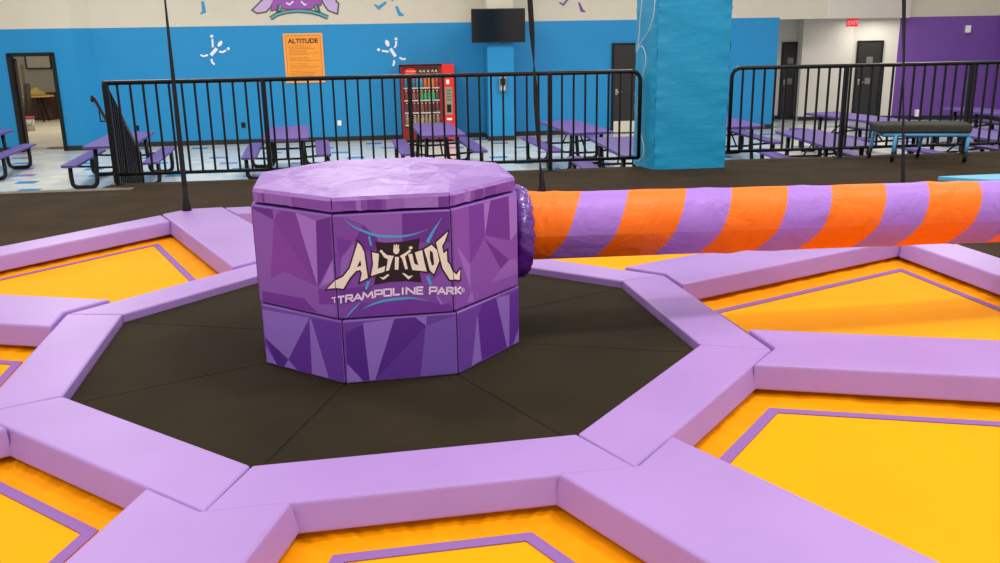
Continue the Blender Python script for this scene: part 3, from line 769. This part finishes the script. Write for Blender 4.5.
for x in (.3, 1.1, 1.8): m.tube([(x, 0, .80 - .97 * x / 1.95), (x, .13, .80 - .97 * x / 1.95), (x, .13, .92 - .97 * x / 1.95)], .009, 6)
m.build('handrail', BLACK, sr_)

# ------------------------------------------------------------------ blue padded column and its cord
q0, q1, q2 = Vector((1.76, 10.13)), Vector((2.575, 10.22)), Vector((1.60, 10.62))
colm = thing('padded_column', 'tall column wrapped in bright blue vinyl padding between the two railings', 'column', (q0.x, q0.y, 0))
def colpad(name, a, b_, nn):
    d = Vector((b_.x - a.x, b_.y - a.y, 0)); L = d.length; d.normalize(); n = Vector((-d.y, d.x, 0)) * nn
    bm = bmesh.new(); NX, NZ = 14, 110; V = []
    rnd = random.Random(int(L * 1000))
    for j in range(NZ + 1):
        row = []; z = 3.6 * j / NZ
        for i in range(NX + 1):
            f = i / NX; e = (abs(2 * f - 1)) ** 5
            off = .028 * (1 - abs(2 * f - 1) ** 6) + .006 * e * math.sin(z * 34 + 2 * math.sin(z * 7) + (0 if f < .5 else 2)) + .0035 * math.sin(z * 11 + f * 5)
            p = Vector((a.x - q0.x, a.y - q0.y, 0)) + d * (L * f) + n * off; row.append(bm.verts.new((p.x, p.y, z)))
        V.append(row)
    for j in range(NZ):
        for i in range(NX):
            g = bm.faces.new((V[j][i], V[j][i + 1], V[j + 1][i + 1], V[j + 1][i])); g.smooth = True
    bmesh.ops.recalc_face_normals(bm, faces=bm.faces)
    me = bpy.data.meshes.new(name); bm.to_mesh(me); bm.free(); me.materials.append(BLUEP); o = bpy.data.objects.new(name, me); COL.objects.link(o); o.parent = colm
q3 = q1 + (q2 - q0)
colpad('front_pad', q0, q1, -1); colpad('left_pad', q2, q0, -1); colpad('right_pad', q1, q3, -1); colpad('rear_pad', q3, q2, -1)
m = MB(); m.prism([(0, 0), tuple(q1 - q0), tuple(q3 - q0), tuple(q2 - q0)], 0, 3.6); m.build('core', BLUEP, colm)
cord = [(655, 0), (653, 18), (648, 32), (640, 44), (637, 52), (642, 46), (646, 60), (640, 85), (637, 110), (640, 130), (644, 148), (642, 158), (637, 161)]
cord2 = [(642, 0), (640, 20), (639, 38), (637, 52)]
m = MB()
for cc in (cord, cord2):
    P = []
    for u, v in smooth_pts(cc, 4):
        # hangs just in front of the column's left face
        A3, B3 = Vector((q2.x, q2.y, 0)), Vector((q0.x, q0.y, 0)); dd = (B3 - A3).normalized(); nn = Vector((dd.y, -dd.x, 0)); nn = nn if nn.y < 0 else -nn
        r_ = ray(u, v); tt = ((A3 + nn * .06) - O).dot(nn) / r_.dot(nn); P.append(O + r_ * tt)
    m.tube([p - P[-1] * 0 for p in P], .005, 6)
tag(m.build('white_rope', mat('white_cord', '#c9d4d8', .6)), 'thin white cord looping down the left side of the blue column', 'cord')

# ------------------------------------------------------------------ picnic tables on the lobby floor
def make_table():
    t = thing('picnic_table', '', 'picnic table')
    def slab(w_, l, z0, z1, x0=0):
        m = MB(); r = .06; P = []
        for sx, sy, a in ((1, -1, -PI / 2), (1, 1, 0), (-1, 1, PI / 2), (-1, -1, PI)):
            for i in range(5): P.append((x0 + sx * (w_ / 2 - r) + r * math.cos(a + PI / 8 * i), sy * (l / 2 - r) + r * math.sin(a + PI / 8 * i)))
        m.prism(P, z0, z1, .008, seg=2); return m
    slab(.78, 2.3, .70, .745).build('tabletop', COATP, t)
    for s in (-1, 1): slab(.26, 2.3, .41, .45, s * .63).build('bench', COATP, t)
    for y in (-.78, .78):
        for s in (-1, 1):
            p = [(s * .70, y, .41), (s * .70, y, .17)] + [(s * (.60 + .10 * math.cos(a)), y, .13 - .10 * math.sin(a)) for a in [PI / 2 * i / 4 for i in range(1, 5)]]
            p += [(s * .40, y, .03)] + [(s * (.40 - .10 * math.sin(a)), y, .13 - .10 * math.cos(a)) for a in [PI / 2 * i / 4 for i in range(1, 5)]] + [(s * .28, y, .40), (s * .27, y, .70)]
            m = MB(); m.tube(p, .036, 8, ref=Vector((0, 1, 0))); m.tube([(s * .28, y, .37), (s * .72, y, .39)], .02, 6, ref=Vector((0, 1, 0))); m.build('leg', BLACK, t)
        MB().tube([(-.27, y, .35), (.27, y, .35)], .02, 6, ref=Vector((0, 1, 0))).build('cross_bar', BLACK, t)
    MB().tube([(0, -.78, .35), (0, -.3, .69), (0, .3, .69), (0, .78, .35)], .016, 6).build('brace', BLACK, t)
    return t
TG = 'purple picnic tables in the lobby'
tabs = [((-9.75, 16.9), .2, 'purple picnic table cut off by the left edge of the photo, near the open doorway'),
        ((-6.62, 15.95), .2, 'purple picnic table behind the sloping stair railing at the left'),
        ((-3.85, 16.6), .2, 'purple picnic table below the orange notice, behind the left railing'),
        ((-1.12, 16.75), .18, 'purple picnic table in front of the drinks machine'),
        ((1.42, 16.8), .2, 'purple picnic table right of the screen pillar, behind the twisted strap'),
        ((2.0, 13.75), .1, 'purple picnic table partly hidden by the left edge of the blue column'),
        ((4.3, 17.35), .1, 'purple picnic table just right of the blue column, against the blue wall'),
        ((5.15, 14.3), .05, 'purple picnic table nearest behind the right railing, left of the blue-legged stand'),
        ((7.0, 17.7), .28, 'purple picnic table standing in front of the second black hall door'),
        ((7.75, 14.5), .2, 'purple picnic table behind the blue-legged padded stand'),
        ((10.0, 18.3), .25, 'purple picnic table by the purple wall at the right edge of the photo')]
proto = make_table()
for i, ((x, y), rz, lab) in enumerate(tabs):
    o = proto if i == 0 else copy_tree(proto)
    o.location = (x, y, FZ); o.rotation_euler = (0, 0, rz); o['label'] = lab; o['group'] = TG

# ------------------------------------------------------------------ padded stand with blue legs, blue mat
LB = mat('light_blue_paint', '#5aa6d6', .45)
st = thing('padded_stand', 'low stand with grey-black padded top and light blue legs by the right railing', 'padded stand', (4.92, 10.56, 0), -.10)
m = MB(); m.prism([(-.52, -.22), (.48, -.27), (.56, .08), (.47, .24), (-.46, .24), (-.54, .08)], .33, .43, .035, seg=4)
m.build('padded_top', mat('grey_black_pad', '#3a382f', .9, bump=.7, bscale=60, var=.25, vscale=30, dist=.006), st)
m = MB()
m.tube([(-.46, -.19, .31), (.46, -.24, .31), (.5, .2, .31), (-.46, .2, .31)], .022, 8, closed=True); m.build('frame', LB, st)
for x, y, dx in ((-.46, .19, -.03), (-.33, -.2, -.02), (.10, .2, -.03), (.46, -.23, -.02)):
    m = MB(); m.tube([(x, y, .31), (x + dx * .3, y, .2), (x + dx * .6, y - .01, .12)], .022, 8); lg = m.build('leg', LB, st)
    m = MB(); m.tube([(x + dx * .6, y - .01, .12), (x + dx, y - .015, .06), (x + dx * 1.3, y - .02, .005)], .022, 8); m.build('foot', BLACK, lg)
m = MB(); m.prism([(0, 0), (.4, -.25), (2.6, -.5), (2.6, .12), (.7, .1)], 0, .05, .012)
o = m.build('floor_mat', mat('light_blue_vinyl', '#58b4dc', .5, bump=.2, bscale=10)); o.location = (4.42, 9.0, 0.001)
tag(o, 'light blue mat on the carpet behind the arm at the right edge', 'mat')

# ------------------------------------------------------------------ things on the back wall
def wall_frame(a, u, v):
    p = on_w(u, v, a); return p
WM = Matrix(((E1.x, E2.x, 0, 0), (E1.y, E2.y, 0, 0), (0, 0, 1, 0), (0, 0, 0, 1)))
def wall_shapes(name, polys, matr, a, lift, parent=None, org=None):
    bm = bmesh.new()
    for poly in polys:
        for t in tris(poly):
            try:
                pts = [on_w(u, v, a) - E2 * lift - (org or Vector()) for u, v in t]; f = bm.faces.new([bm.verts.new(p) for p in pts])
                f.normal_update()
                if f.normal.dot(E2) > 0: f.normal_flip()
            except ValueError: pass
    me = bpy.data.meshes.new(name); bm.to_mesh(me); bm.free(); me.materials.append(matr); o = bpy.data.objects.new(name, me); COL.objects.link(o)
    if parent: o.parent = parent
    return o
# notice
pc = (on_w(283, 34, A0) + on_w(322, 33.5, A0)) / 2
no = thing('notice_board', 'orange notice headed ALTITUDE hanging on the blue wall', 'sign', tuple(Vector((pc.x, pc.y, .48)) - E2 * .002), BETA)
MB().box(-.45, .45, -.02, 0, 0, 1.12, .003).build('board', mat('pale_orange_card', '#eea050', .6), no)
MB().box(-.405, .405, -.024, -.018, .045, 1.075).build('border', mat('dark_orange_ink', '#c8741a', .6), no)
MB().box(-.39, .39, -.026, -.02, .06, 1.06).build('printed_field', mat('orange_ink', '#f0962a', .6, var=.05, vscale=8), no)
def text_mesh(body, size, name, matr, parent, loc, bold=.0, align='CENTER', sx=1.0):
    cu = bpy.data.curves.new(name, 'FONT'); cu.body = body; cu.size = size; cu.align_x = align; cu.extrude = .001; cu.offset = bold
    tmp = bpy.data.objects.new(name + '_t', cu); COL.objects.link(tmp)
    dg = bpy.context.evaluated_depsgraph_get(); me = bpy.data.meshes.new_from_object(tmp.evaluated_get(dg)); bpy.data.objects.remove(tmp)
    me.name = name; me.materials.clear(); me.materials.append(matr)
    me.transform(Matrix.Rotation(PI / 2, 4, 'X') @ Matrix.Diagonal((sx, 1, 1, 1)))
    o = bpy.data.objects.new(name, me); COL.objects.link(o); o.parent = parent; o.location = loc; return o
text_mesh('ALTITUDE', .145, 'heading', mat('notice_black', '#23140c', .6), no, (0, -.028, .90), .004, sx=1.03)
m = MB(); rnd = random.Random(4)
z = .84
while z > .1:
    if rnd.random() < .86:
        x1 = rnd.uniform(-.05, .33); x = -.33
        while x < x1:
            wd = rnd.uniform(.02, .06); m.box(x, x + wd, -.0275, -.025, z, z + .010); x += wd + .012
    z -= .034
m.build('small_print', mat('notice_brown', '#a05c1c', .6), no)
# figures on the wall
def figure(lab, parts, matr, a=A0):
    c = parts[0][0]; org = on_w(c[0], c[1], a)
    o = wall_shapes('wall_figure', parts, matr, a, .004, org=org); o.location = org; return tag(o, lab, 'wall graphic')
WF = mat('white_wall_ink', '#e6e4ea', .6); BF = mat('blue_wall_ink', '#2a8fbc', .6); PF = mat('purple_wall_ink', '#7a3f94', .6)
figure('white jumping stick figure on the blue wall, left of the orange notice', [ell(220, 43.7, 1.9, 3.4, 12, .6), ell(211.7, 36.3, 1.6, 1.6, 8), stroke([(212.4, 38.9), (212.9, 47.3)], 1.9, False), stroke([(216.8, 48.4), (210.9, 55.3)], 3.4, False),
    stroke([(219.3, 51.6), (222.7, 52.2), (226, 50.4)], 2, False), ell(228.3, 48.7, 1.6, 1.5, 8), stroke([(208, 55), (203.3, 56.3), (200.7, 54.7)], 1.9, False), stroke([(211.3, 59), (212.7, 63), (214.7, 64.4)], 2, False)], WF)
figure('white jumping stick figure on the blue wall, beside the drinks machine', [ell(387.3, 43.2, 2.1, 3.5, 12, -.35), ell(396, 38.9, 1.6, 1.6, 8), stroke([(396.3, 41), (395.8, 46), (394.2, 47.8)], 1.9, False), stroke([(390.4, 48.6), (395.6, 56.4)], 3.2, False),
    stroke([(388.6, 51.8), (381.9, 50.7)], 1.9, False), ell(378.6, 49.7, 1.6, 1.6, 8), stroke([(394.2, 60.2), (393.9, 64), (392.9, 65.8)], 2, False), stroke([(399.5, 57.5), (402.9, 59.4), (405.7, 58.6)], 1.9, False)], WF)
figure('blue stick-figure foot on the white wall above the left white figure', [[(201.3, 1.3), (204, 1.3), (206.3, 12.7), (200, 14.7), (200.4, 12.7), (202, 11.7)]], BF)
figure('blue stick-figure legs on the white wall above the right white figure', [[(373.7, 4.7), (375, 4), (378.4, 6), (385.5, 1.2), (386.9, 3.2), (378.6, 10.2)], [(394.8, 6.2), (397.9, 6.2), (400.4, 12.2), (404, 14.7), (403.5, 16.1), (398.5, 15.9)],
    [(390.4, 0), (393.4, 0), (392.8, 1.6)]], BF)
figure('purple stick-figure legs on the white wall right of the screen', [[(558.5, 2.7), (560, 2), (563, 3.6), (566.4, -.5), (569, -.5), (563.4, 6.2)], [(578, 2.5), (580, 2.5), (583, 9), (585.8, 11.5), (584.5, 12.5), (580.5, 11.8)]], PF)
# big mural logo, of which the photo shows the lower part
ml = on_w(297, 10, A0); mu = thing('wall_mural', 'large purple and teal logo painted high on the white wall above the notice', 'wall graphic', tuple(ml))
GRY = mat('mural_grey', '#55504e', .6); LIL = mat('mural_lilac', '#c3a6d2', .6); PPL = mat('mural_purple', '#9a4fa8', .6); TEA = mat('mural_teal', '#4f9fac', .6)
c9 = lambda l: [(240 + x / 9.09, y / 9.09) for x, y in l]
LF = c9([(120, 92), (210, 0), (250, -60), (340, -60), (300, 0), (275, 60), (235, 102), (158, 115)]); RF = c9([(750, 0), (740, -60), (860, -60), (868, 20), (890, 35), (880, 118), (805, 90), (770, 40)])
wall_shapes('mural_outline', [offset(LF, 1.6), offset(RF, 1.6)], GRY, A0, .004, mu, ml)
wall_shapes('mural_letter', [LF], LIL, A0, .007, mu, ml); wall_shapes('mural_letter', [RF], LIL, A0, .007, mu, ml)
CT = c9([(305, -50), (745, -50), (735, 45), (640, 78), (390, 78), (285, 95)])
wall_shapes('mural_centre_outline', [offset(CT, 1.0)], GRY, A0, .0025, mu, ml)
wall_shapes('mural_centre', [CT], PPL, A0, .0052, mu, ml)
AR = c9([(278, 168), (340, 130), (420, 108), (530, 97), (650, 108), (730, 130), (800, 160)])
wall_shapes('mural_arc_outline', [stroke(AR, 4.6, False), stroke(c9([(362, 40), (350, 120)]), 5, False), stroke(c9([(690, 40), (712, 115)]), 5, False)], GRY, A0, .0085, mu, ml)
wall_shapes('mural_arc', [stroke(AR, 2.0, False), stroke(c9([(370, 45), (358, 95)]), 1.8, False), stroke(c9([(688, 50), (702, 98)]), 1.8, False)], TEA, A0, .0105, mu, ml)
wall_shapes('mural_ticks', [stroke(c9([(420, 25), (450, 42), (485, 12)]), 1.5, False), stroke(c9([(555, 12), (590, 46), (605, 36)]), 1.5, False)], WF, A0, .009, mu, ml)
# wall screen on the pillar
tv = thing('wall_screen', 'large black television mounted high on the pillar', 'television', (.045, 21.05, 1.31), BETA)
tv.location = (0.06, 21.08, 1.32)
MB().box(-.61, .61, -.03, .03, 0, .74, .012).build('casing', mat('tv_black', '#100d0c', .35), tv)
MB().box(-.585, .585, -.034, -.028, .03, .715).build('screen', mat('tv_glass', '#0c0807', .12), tv)
MB().box(-.15, .15, .03, .10, .2, .55).build('wall_bracket', BLACK, tv)
# dispenser on the pillar, sockets
pd = on_w(502.5, 84, 21.16)
d_ = thing('wall_dispenser', 'small white and black wall dispenser on the pillar below the screen', 'dispenser', tuple(pd - E2 * .01), BETA)
MB().box(-.08, .08, -.08, 0, -.16, .16, .02).build('housing', mat('dispenser_grey', '#8a8d88', .4), d_)
MB().box(-.06, .06, -.085, -.075, -.02, .13, .01).build('window', mat('dispenser_dark', '#1b1a18', .3), d_)
MB().box(-.035, .035, -.1, -.08, -.14, -.05, .01).build('spout', WHT, d_)
for (u, v), lab, mt in (((137, 128), 'small black wall socket on the blue wall behind the stair railing', BLACK), ((243.5, 125), 'small black wall socket left of the notice, near the picnic table', BLACK),
                        ((339.5, 123), 'small white wall socket on the blue wall right of the notice', WHT)):
    p = on_w(u, v, A0); m = MB(); m.box(-.045, .045, -.02, 0, -.06, .06, .006); m.box(-.018, .018, -.026, -.018, .01, .035); m.box(-.018, .018, -.026, -.018, -.035, -.01)
    o = m.build('wall_socket', mt); o.location = p; o.rotation_euler = (0, 0, BETA); tag(o, lab, 'socket')
for (u, v), lab, Y in (((917.4, 113), 'small white wall socket low on the purple wall', 24.42), ((968, 29), 'small white box high on the purple wall', 24.3)):
    d = ray(u, v); p = O + d * (Y / d.y); m = MB(); m.box(-.06, .06, -.05, 0.1, -.09, .09, .01); m.box(-.03, .03, -.055, -.045, -.05, .05, .004); o = m.build('wall_box', WHT); o.location = p; o.rotation_euler = (0, 0, -.15); tag(o, lab, 'wall box')

# drinks machine
vm = thing('drinks_machine', 'red glass-fronted drinks vending machine against the blue back wall', 'vending machine', tuple(Vector((-1.585, 21.1, FZ))), BETA)
RED = mat('machine_red', '#b3201a', .35); RED2 = mat('panel_red', '#e0261c', .35); W2, HM = .62, 1.76
m = MB(); m.box(-W2, W2, .06, .78, .06, HM, .01); b = m.build('cabinet', RED, vm)
m = MB()
m.box(-W2, -W2 + .07, 0, .06, .06, HM); m.box(.27, .34, 0, .06, .06, HM); m.box(-W2, .34, 0, .06, HM - .05, HM); m.box(-W2 + .07, .27, 0, .06, .06, .34)
dr = m.build('door_frame', [mat('machine_frame', '#7c1a16', .4)], vm)
m = MB(); m.box(-W2 - .01, .345, -.005, .06, HM - .03, HM + .01); m.box(-W2 - .012, -W2 + .012, -.005, .06, .06, HM); m.build('door_edge', BLACK, dr)
m = MB(); m.box(.34, W2, -.01, .06, .06, HM, .008); cpn = m.build('control_panel', RED2, vm)
m = MB(); m.box(.40, .56, -.016, -.008, .62, 1.25); m.build('selection_plate', mat('plate_grey', '#8d8a78', .4), cpn)
m = MB(); m.box(.43, .50, -.022, -.014, 1.32, 1.42); m.build('card_reader', WHT, cpn)
m = MB(); m.box(.43, .53, -.022, -.014, .68, .86); m.build('bill_slot', BLACK, cpn)
m = MB(); m.box(.42, .54, -.022, -.014, .50, .55); m.build('coin_return', WHT, cpn)
for z in (.95, 1.02, 1.09, 1.16): MB().box(.43, .53, -.02, -.014, z, z + .035).build('button', mat('button_green', '#4c6c4c', .4), cpn)
m = MB(); m.box(-.55, .27, .02, .05, 1.52, 1.70); hd = m.build('header', mat('header_dark', '#4c1512', .4), vm)
m = MB(); b_ = bmesh.new(); bmesh.ops.create_circle(b_, cap_ends=True, radius=.13, segments=20); b_.transform(Matrix.Translation((-.38, .012, 1.61)) @ Matrix.Rotation(PI / 2, 4, 'X') @ Matrix.Diagonal((1.1, .62, 1, 1))); m.merge(b_); m.build('round_badge', RED2, hd)
m = MB()
for x in (-.46, -.41, -.36, -.31): m.tube([(x, .008, 1.60), (x + .015, .008, 1.635), (x + .03, .008, 1.60), (x + .045, .008, 1.62)], .007, 4)
for x in (-.18, -.1, 0, .1, .18): m.tube([(x, .012, 1.60), (x + .03, .012, 1.64), (x + .05, .012, 1.59)], .011, 4)
m.build('script', mat('badge_cream', '#f0dcc0', .5), hd)
m = MB(); m.box(-.53, .25, .07, .075, .36, 1.5); m.build('back_panel', mat('machine_inside', '#3a3030', .6), vm)
for z in (.42, .70, .98, 1.26):
    m = MB(); m.box(-.54, .27, -.035, .055, z - .03, z - .004); m.build('shelf', mat('shelf_white', '#c9c9c4', .5), vm)
lamp_ = MB().box(-.52, .25, .0, .03, 1.46, 1.50).build('lamp_strip', mat('machine_lamp', '#dff0ff', .5, emit=2.5), vm)
MB().box(-.55, .27, -.05, -.045, .34, 1.52).build('glass_pane', None or mat('clear_glass', '#ffffff', .05), vm)
g = MATS['clear_glass'].node_tree; pb = g.nodes['Principled BSDF']; tr = g.nodes.new('ShaderNodeBsdfTransparent'); gl = g.nodes.new('ShaderNodeBsdfGlossy'); gl.inputs['Roughness'].default_value = .05
mxs = g.nodes.new('ShaderNodeMixShader'); mxs.inputs[0].default_value = .05; g.links.new(tr.outputs[0], mxs.inputs[1]); g.links.new(gl.outputs[0], mxs.inputs[2]); g.links.new(mxs.outputs[0], g.nodes['Material Output'].inputs[0])
rows = [(1.26, 'top', ['#1f6f86', '#1f6f86', '#1f6f86', '#2a8aa0', '#2a8aa0', '#c86a2a', '#c86a2a', '#d07c30', '#a8402a']), (.98, 'second', ['#7a3a2e', '#6a3030', '#8a5a50', '#7a4038', '#2f9a48', '#2f9a48', '#2f9a48', '#38a850', '#345a40']),
        (.70, 'third', ['#4a3030', '#5a2a28', '#6a3a30', '#5a3030', '#84503a', '#5a3030', '#6a3a38', '#4a2a2a', '#5a3a30']), (.42, 'lowest', ['#8a7a58', '#6a4a3a', '#9a8a60', '#8a7a50', '#a09060', '#8a7a58', '#9a8a60', '#7a6a50', '#8a7a58'])]
cname = {'#1f6f86': 'dark teal', '#2a8aa0': 'light teal', '#c86a2a': 'orange', '#d07c30': 'pale orange', '#a8402a': 'rust red', '#2f9a48': 'green', '#38a850': 'bright green', '#345a40': 'dull green'}
VMW = Matrix.Translation(vm.location) @ rotz(BETA)
bot_proto = {}
for z, rn, cs in rows:
    for i, c in enumerate(cs):
        x = -.49 + i * .088
        nm = cname.get(c, 'tan' if rn == 'lowest' else 'brown')
        if c not in bot_proto:
            m = MB(); m.tube([(0, 0, 0), (0, 0, .02), (0, 0, .13), (0, 0, .18), (0, 0, .195)], .03, 10, rf=lambda i: (.032, .037, .037, .017, .014)[i])
            o = m.build('drink_bottle', mat('bottle_' + c[1:], c, .25))
            mc = MB(); mc.tube([(0, 0, .196), (0, 0, .215)], .016, 8); cp_ = mc.build('bottle_cap', WHT, o); bot_proto[c] = o
        else: o = copy_tree(bot_proto[c])
        o.location = VMW @ Vector((x, .01, z - .003)); o.rotation_euler = (0, 0, BETA)
        tag(o, f'{nm} drink bottle on the {rn} shelf of the drinks machine', 'bottle', f'{nm} bottles on the {rn} shelf of the drinks machine')

# dark door in the back wall, right of the screen
def door(n, M, w_, h, label_parts=()):
    pass
def add_door(name, p, rz, w_, h, kick=False, handle_x=-1, panes=False):
    t = bpy.data.objects.new(name, None); t.location = p; t.rotation_euler = (0, 0, rz); COL.objects.link(t); struct(t)
    MB().box(-w_ / 2, w_ / 2, -.045, 0, .01, h, .006).build('door_leaf', DOORM, t)
    m = MB(); m.box(-w_ / 2 - .05, -w_ / 2, -.05, .01, 0, h + .05); m.box(w_ / 2, w_ / 2 + .05, -.05, .01, 0, h + .05); m.box(-w_ / 2, w_ / 2, -.05, .01, h, h + .05); m.build('door_frame', BLACK, t)
    m = MB(); hx = handle_x * (w_ / 2 - .07); m.tube([(hx, -.045, 1.0), (hx, -.10, 1.0), (hx - handle_x * .12, -.10, 1.0)], .018, 8); m.box(hx - .03, hx + .03, -.06, -.045, .93, 1.07, .008); m.build('door_handle', mat('steel', '#b5b2aa', .3, metal=.8), t)
    if kick: MB().box(-w_ / 2 + .01, w_ / 2 - .01, -.055, -.045, .03, .30).build('kick_plate', mat('pale_plate', '#cfc8b4', .5), t)
    if panes:
        for z in (1.5, .95): MB().box(-.07, .09, -.052, -.044, z, z + .16, .004).build('door_sign', mat('grey_plate', '#77736b', .5), t)
    return t
p = on_w(624.5, 124, A0); add_door('door_1', (p.x, A0 + WB * p.x - .02, FZ), BETA, .60, 2.10, kick=True)
add_door('door_2', (7.98, 25.19, FZ), 0, .36, 2.02, handle_x=-1, panes=True)
pr = .235; add_door('door_3', (9.95, 24.71, FZ), -.262, .56, 2.03, handle_x=-1, panes=True)
# exit sign
ex = on_w(851.5, 22.8, A0 + .5); es = thing('exit_sign', 'small red illuminated EXIT sign above the second hall door', 'exit sign', (ex.x, ex.y - .05, ex.z - .09), BETA)
MB().box(-.14, .14, -.03, .03, 0, .19, .008).build('sign_box', mat('exit_red', '#e8303c', .4, emit=.35), es)
text_mesh('EXIT', .14, 'lettering', mat('exit_pale', '#ff9aa0', .5, emit=.3), es, (0, -.034, .045), .003)

# ------------------------------------------------------------------ store room seen through the left doorway
FLR = mat('store_concrete', '#b5a98c', .7, var=.08, vscale=2); SW = mat('store_wall', '#8d8570', .8)
m = MB(); m.face([(-17, 21.2, -.895), (-8.5, 21.3, -.895), (-8.5, 31, -.895), (-17, 31, -.895)]); struct(m.build('floor_store_room', FLR))
wall('wall_store_back', (-18, 30.2), (-9.5, 30.2), SW, SW, base=False); wall('wall_store_right', (-9.6, 30.2), (-9.6, 21.4), SW, SW, base=False)
doorM = Matrix.Translation(Vector((-16, A0 - .35 - WB * 16, 0))) @ rotz(BETA)
s0, s1 = DS0, DS1
m = MB()
for a, b_ in ((s0 - .03, s0 + .05), (s1 - .05, s1 + .03)): m.box(a, b_, -.03, .17, FZ, 1.27, M=doorM)
m.box(s0, s1, -.03, .17, 1.2, 1.28, M=doorM); o = struct(m.build('door_4', BLACK))
m = MB(); m.box(0, .05, 0, .9, .01, 2.06, .005); o = m.build('door_leaf_open', mat('dark_brown_door', '#2c1d14', .5), None)
o.location = doorM @ Vector((s0 + .05, .16, FZ)); o.rotation_euler = (0, 0, .47); o.name = 'door_5'; struct(o)
m = MB(); m.box(0, .62, 0, .28, 0, .015, .004); o = m.build('door_mat', mat('brown_mat', '#6c6048', .9)); o.location = doorM @ Vector((s0 + .33, .5, FZ + .006)); o.rotation_euler = (0, 0, BETA); tag(o, 'narrow brown mat just inside the open doorway', 'mat')
def at(u, v, Y): d = ray(u, v); return O + d * (Y / d.y)
tb = thing('work_table', 'small tan work table inside the store room doorway', 'table', (at(33, 92, 28.6).x, 28.6, FZ))
MB().prism([(.62 * math.cos(2 * PI * i / 20), .38 * math.sin(2 * PI * i / 20)) for i in range(20)], .76, .80, .008).build('tabletop', mat('tan_wood', '#b89a60', .6, var=.1), tb)
for x, y in ((-.3, -.18), (.3, -.18), (-.3, .18), (.3, .18)): MB().tube([(x, y, 0), (x * .5, y * .6, .76)], .025, 6).build('leg', BLACK, tb)
m = MB(); rnd = random.Random(8)
b_ = bmesh.new(); bmesh.ops.create_icosphere(b_, subdivisions=3, radius=.33)
for v in b_.verts: v.co = Vector((v.co.x * (1 + .12 * math.sin(v.co.y * 20)), v.co.y * .8, max(-.01, v.co.z * .62 * (1 + .25 * math.sin(v.co.x * 17 + v.co.y * 9)))))
m.merge(b_); o = m.build('cloth_heap', mat('ochre_cloth', '#a8873e', .9, bump=.6, bscale=12), smooth=True); o.location = (tb.location.x + .02, 28.6, FZ + .812); tag(o, 'crumpled ochre cloth heaped on the work table', 'cloth')
bk = thing('paint_bucket', 'white bucket with a red lid on the store room floor', 'bucket', (at(28, 120, 25.6).x, 25.6, FZ + .006))
MB().tube([(0, 0, 0), (0, 0, .35)], .15, 16, rf=lambda i: (.14, .165)[i]).build('pail', mat('bucket_white', '#d6d0c4', .5), bk)
MB().tube([(0, 0, .35), (0, 0, .385)], .18, 16).build('lid', mat('lid_red', '#c42b28', .4), bk)
MB().tube([(-.165, -.05, .3), (-.12, -.16, .16), (.12, -.16, .16), (.165, -.05, .3)], .006, 5).build('handle', BLACK, bk)
pp = at(38, 62, 30.15); fr_ = thing('framed_board', 'black framed board on the store room back wall', 'framed board', (pp.x, 30.17, pp.z - .22))
m = MB(); m.box(-.42, .42, -.03, 0, 0, .04); m.box(-.42, .42, -.03, 0, .44, .48); m.box(-.42, -.38, -.03, 0, 0, .48); m.box(.38, .42, -.03, 0, 0, .48); m.build('frame', BLACK, fr_)
MB().box(-.38, .38, -.015, 0, .04, .44).build('panel', mat('board_grey', '#9c947c', .7), fr_)
o = MB().box(-.32, .32, -.3, .3, 0, .85, .01).build('cabinet', mat('red_brown_wood', '#4c2e1e', .6, var=.15)); o.location = (at(44, 98, 29.3).x, 29.3, FZ + .006); tag(o, 'dark red-brown cabinet behind the work table', 'cabinet')
bn = thing('green_bin', 'green bin against the store room wall at the right of the doorway', 'bin', (at(53.2, 95, 28.8).x + .05, 29.75, FZ + .006))
MB().tube([(0, 0, 0), (0, 0, .9), (0, 0, 1.25)], .17, 10, rf=lambda i: (.14, .19, .16)[i]).build('body', mat('bin_green', '#2d7a48', .5), bn)
MB().tube([(0, 0, 1.25), (0, 0, 1.32)], .13, 10).build('lid', mat('bin_green_dark', '#1d5a34', .5), bn)
sh = thing('tool_stack', 'dark clutter leaning beside the doorway of the store room', 'tools', (at(20, 100, 27.5).x, 27.5, FZ + .006))
for i, (x, y, h, r) in enumerate(((-.1, 0, 1.5, .05), (.06, .05, 1.75, .04), (.18, -.03, 1.2, .07), (-.2, .1, 1.9, .03))):
    MB().tube([(x, y, 0), (x + .05, y + .1, h * .6), (x + .02, y + .2, h)], r, 7).build('pole', mat('dark_wood_%d' % (i % 2), ('#3a2a1c', '#5a4630')[i % 2], .7), sh)
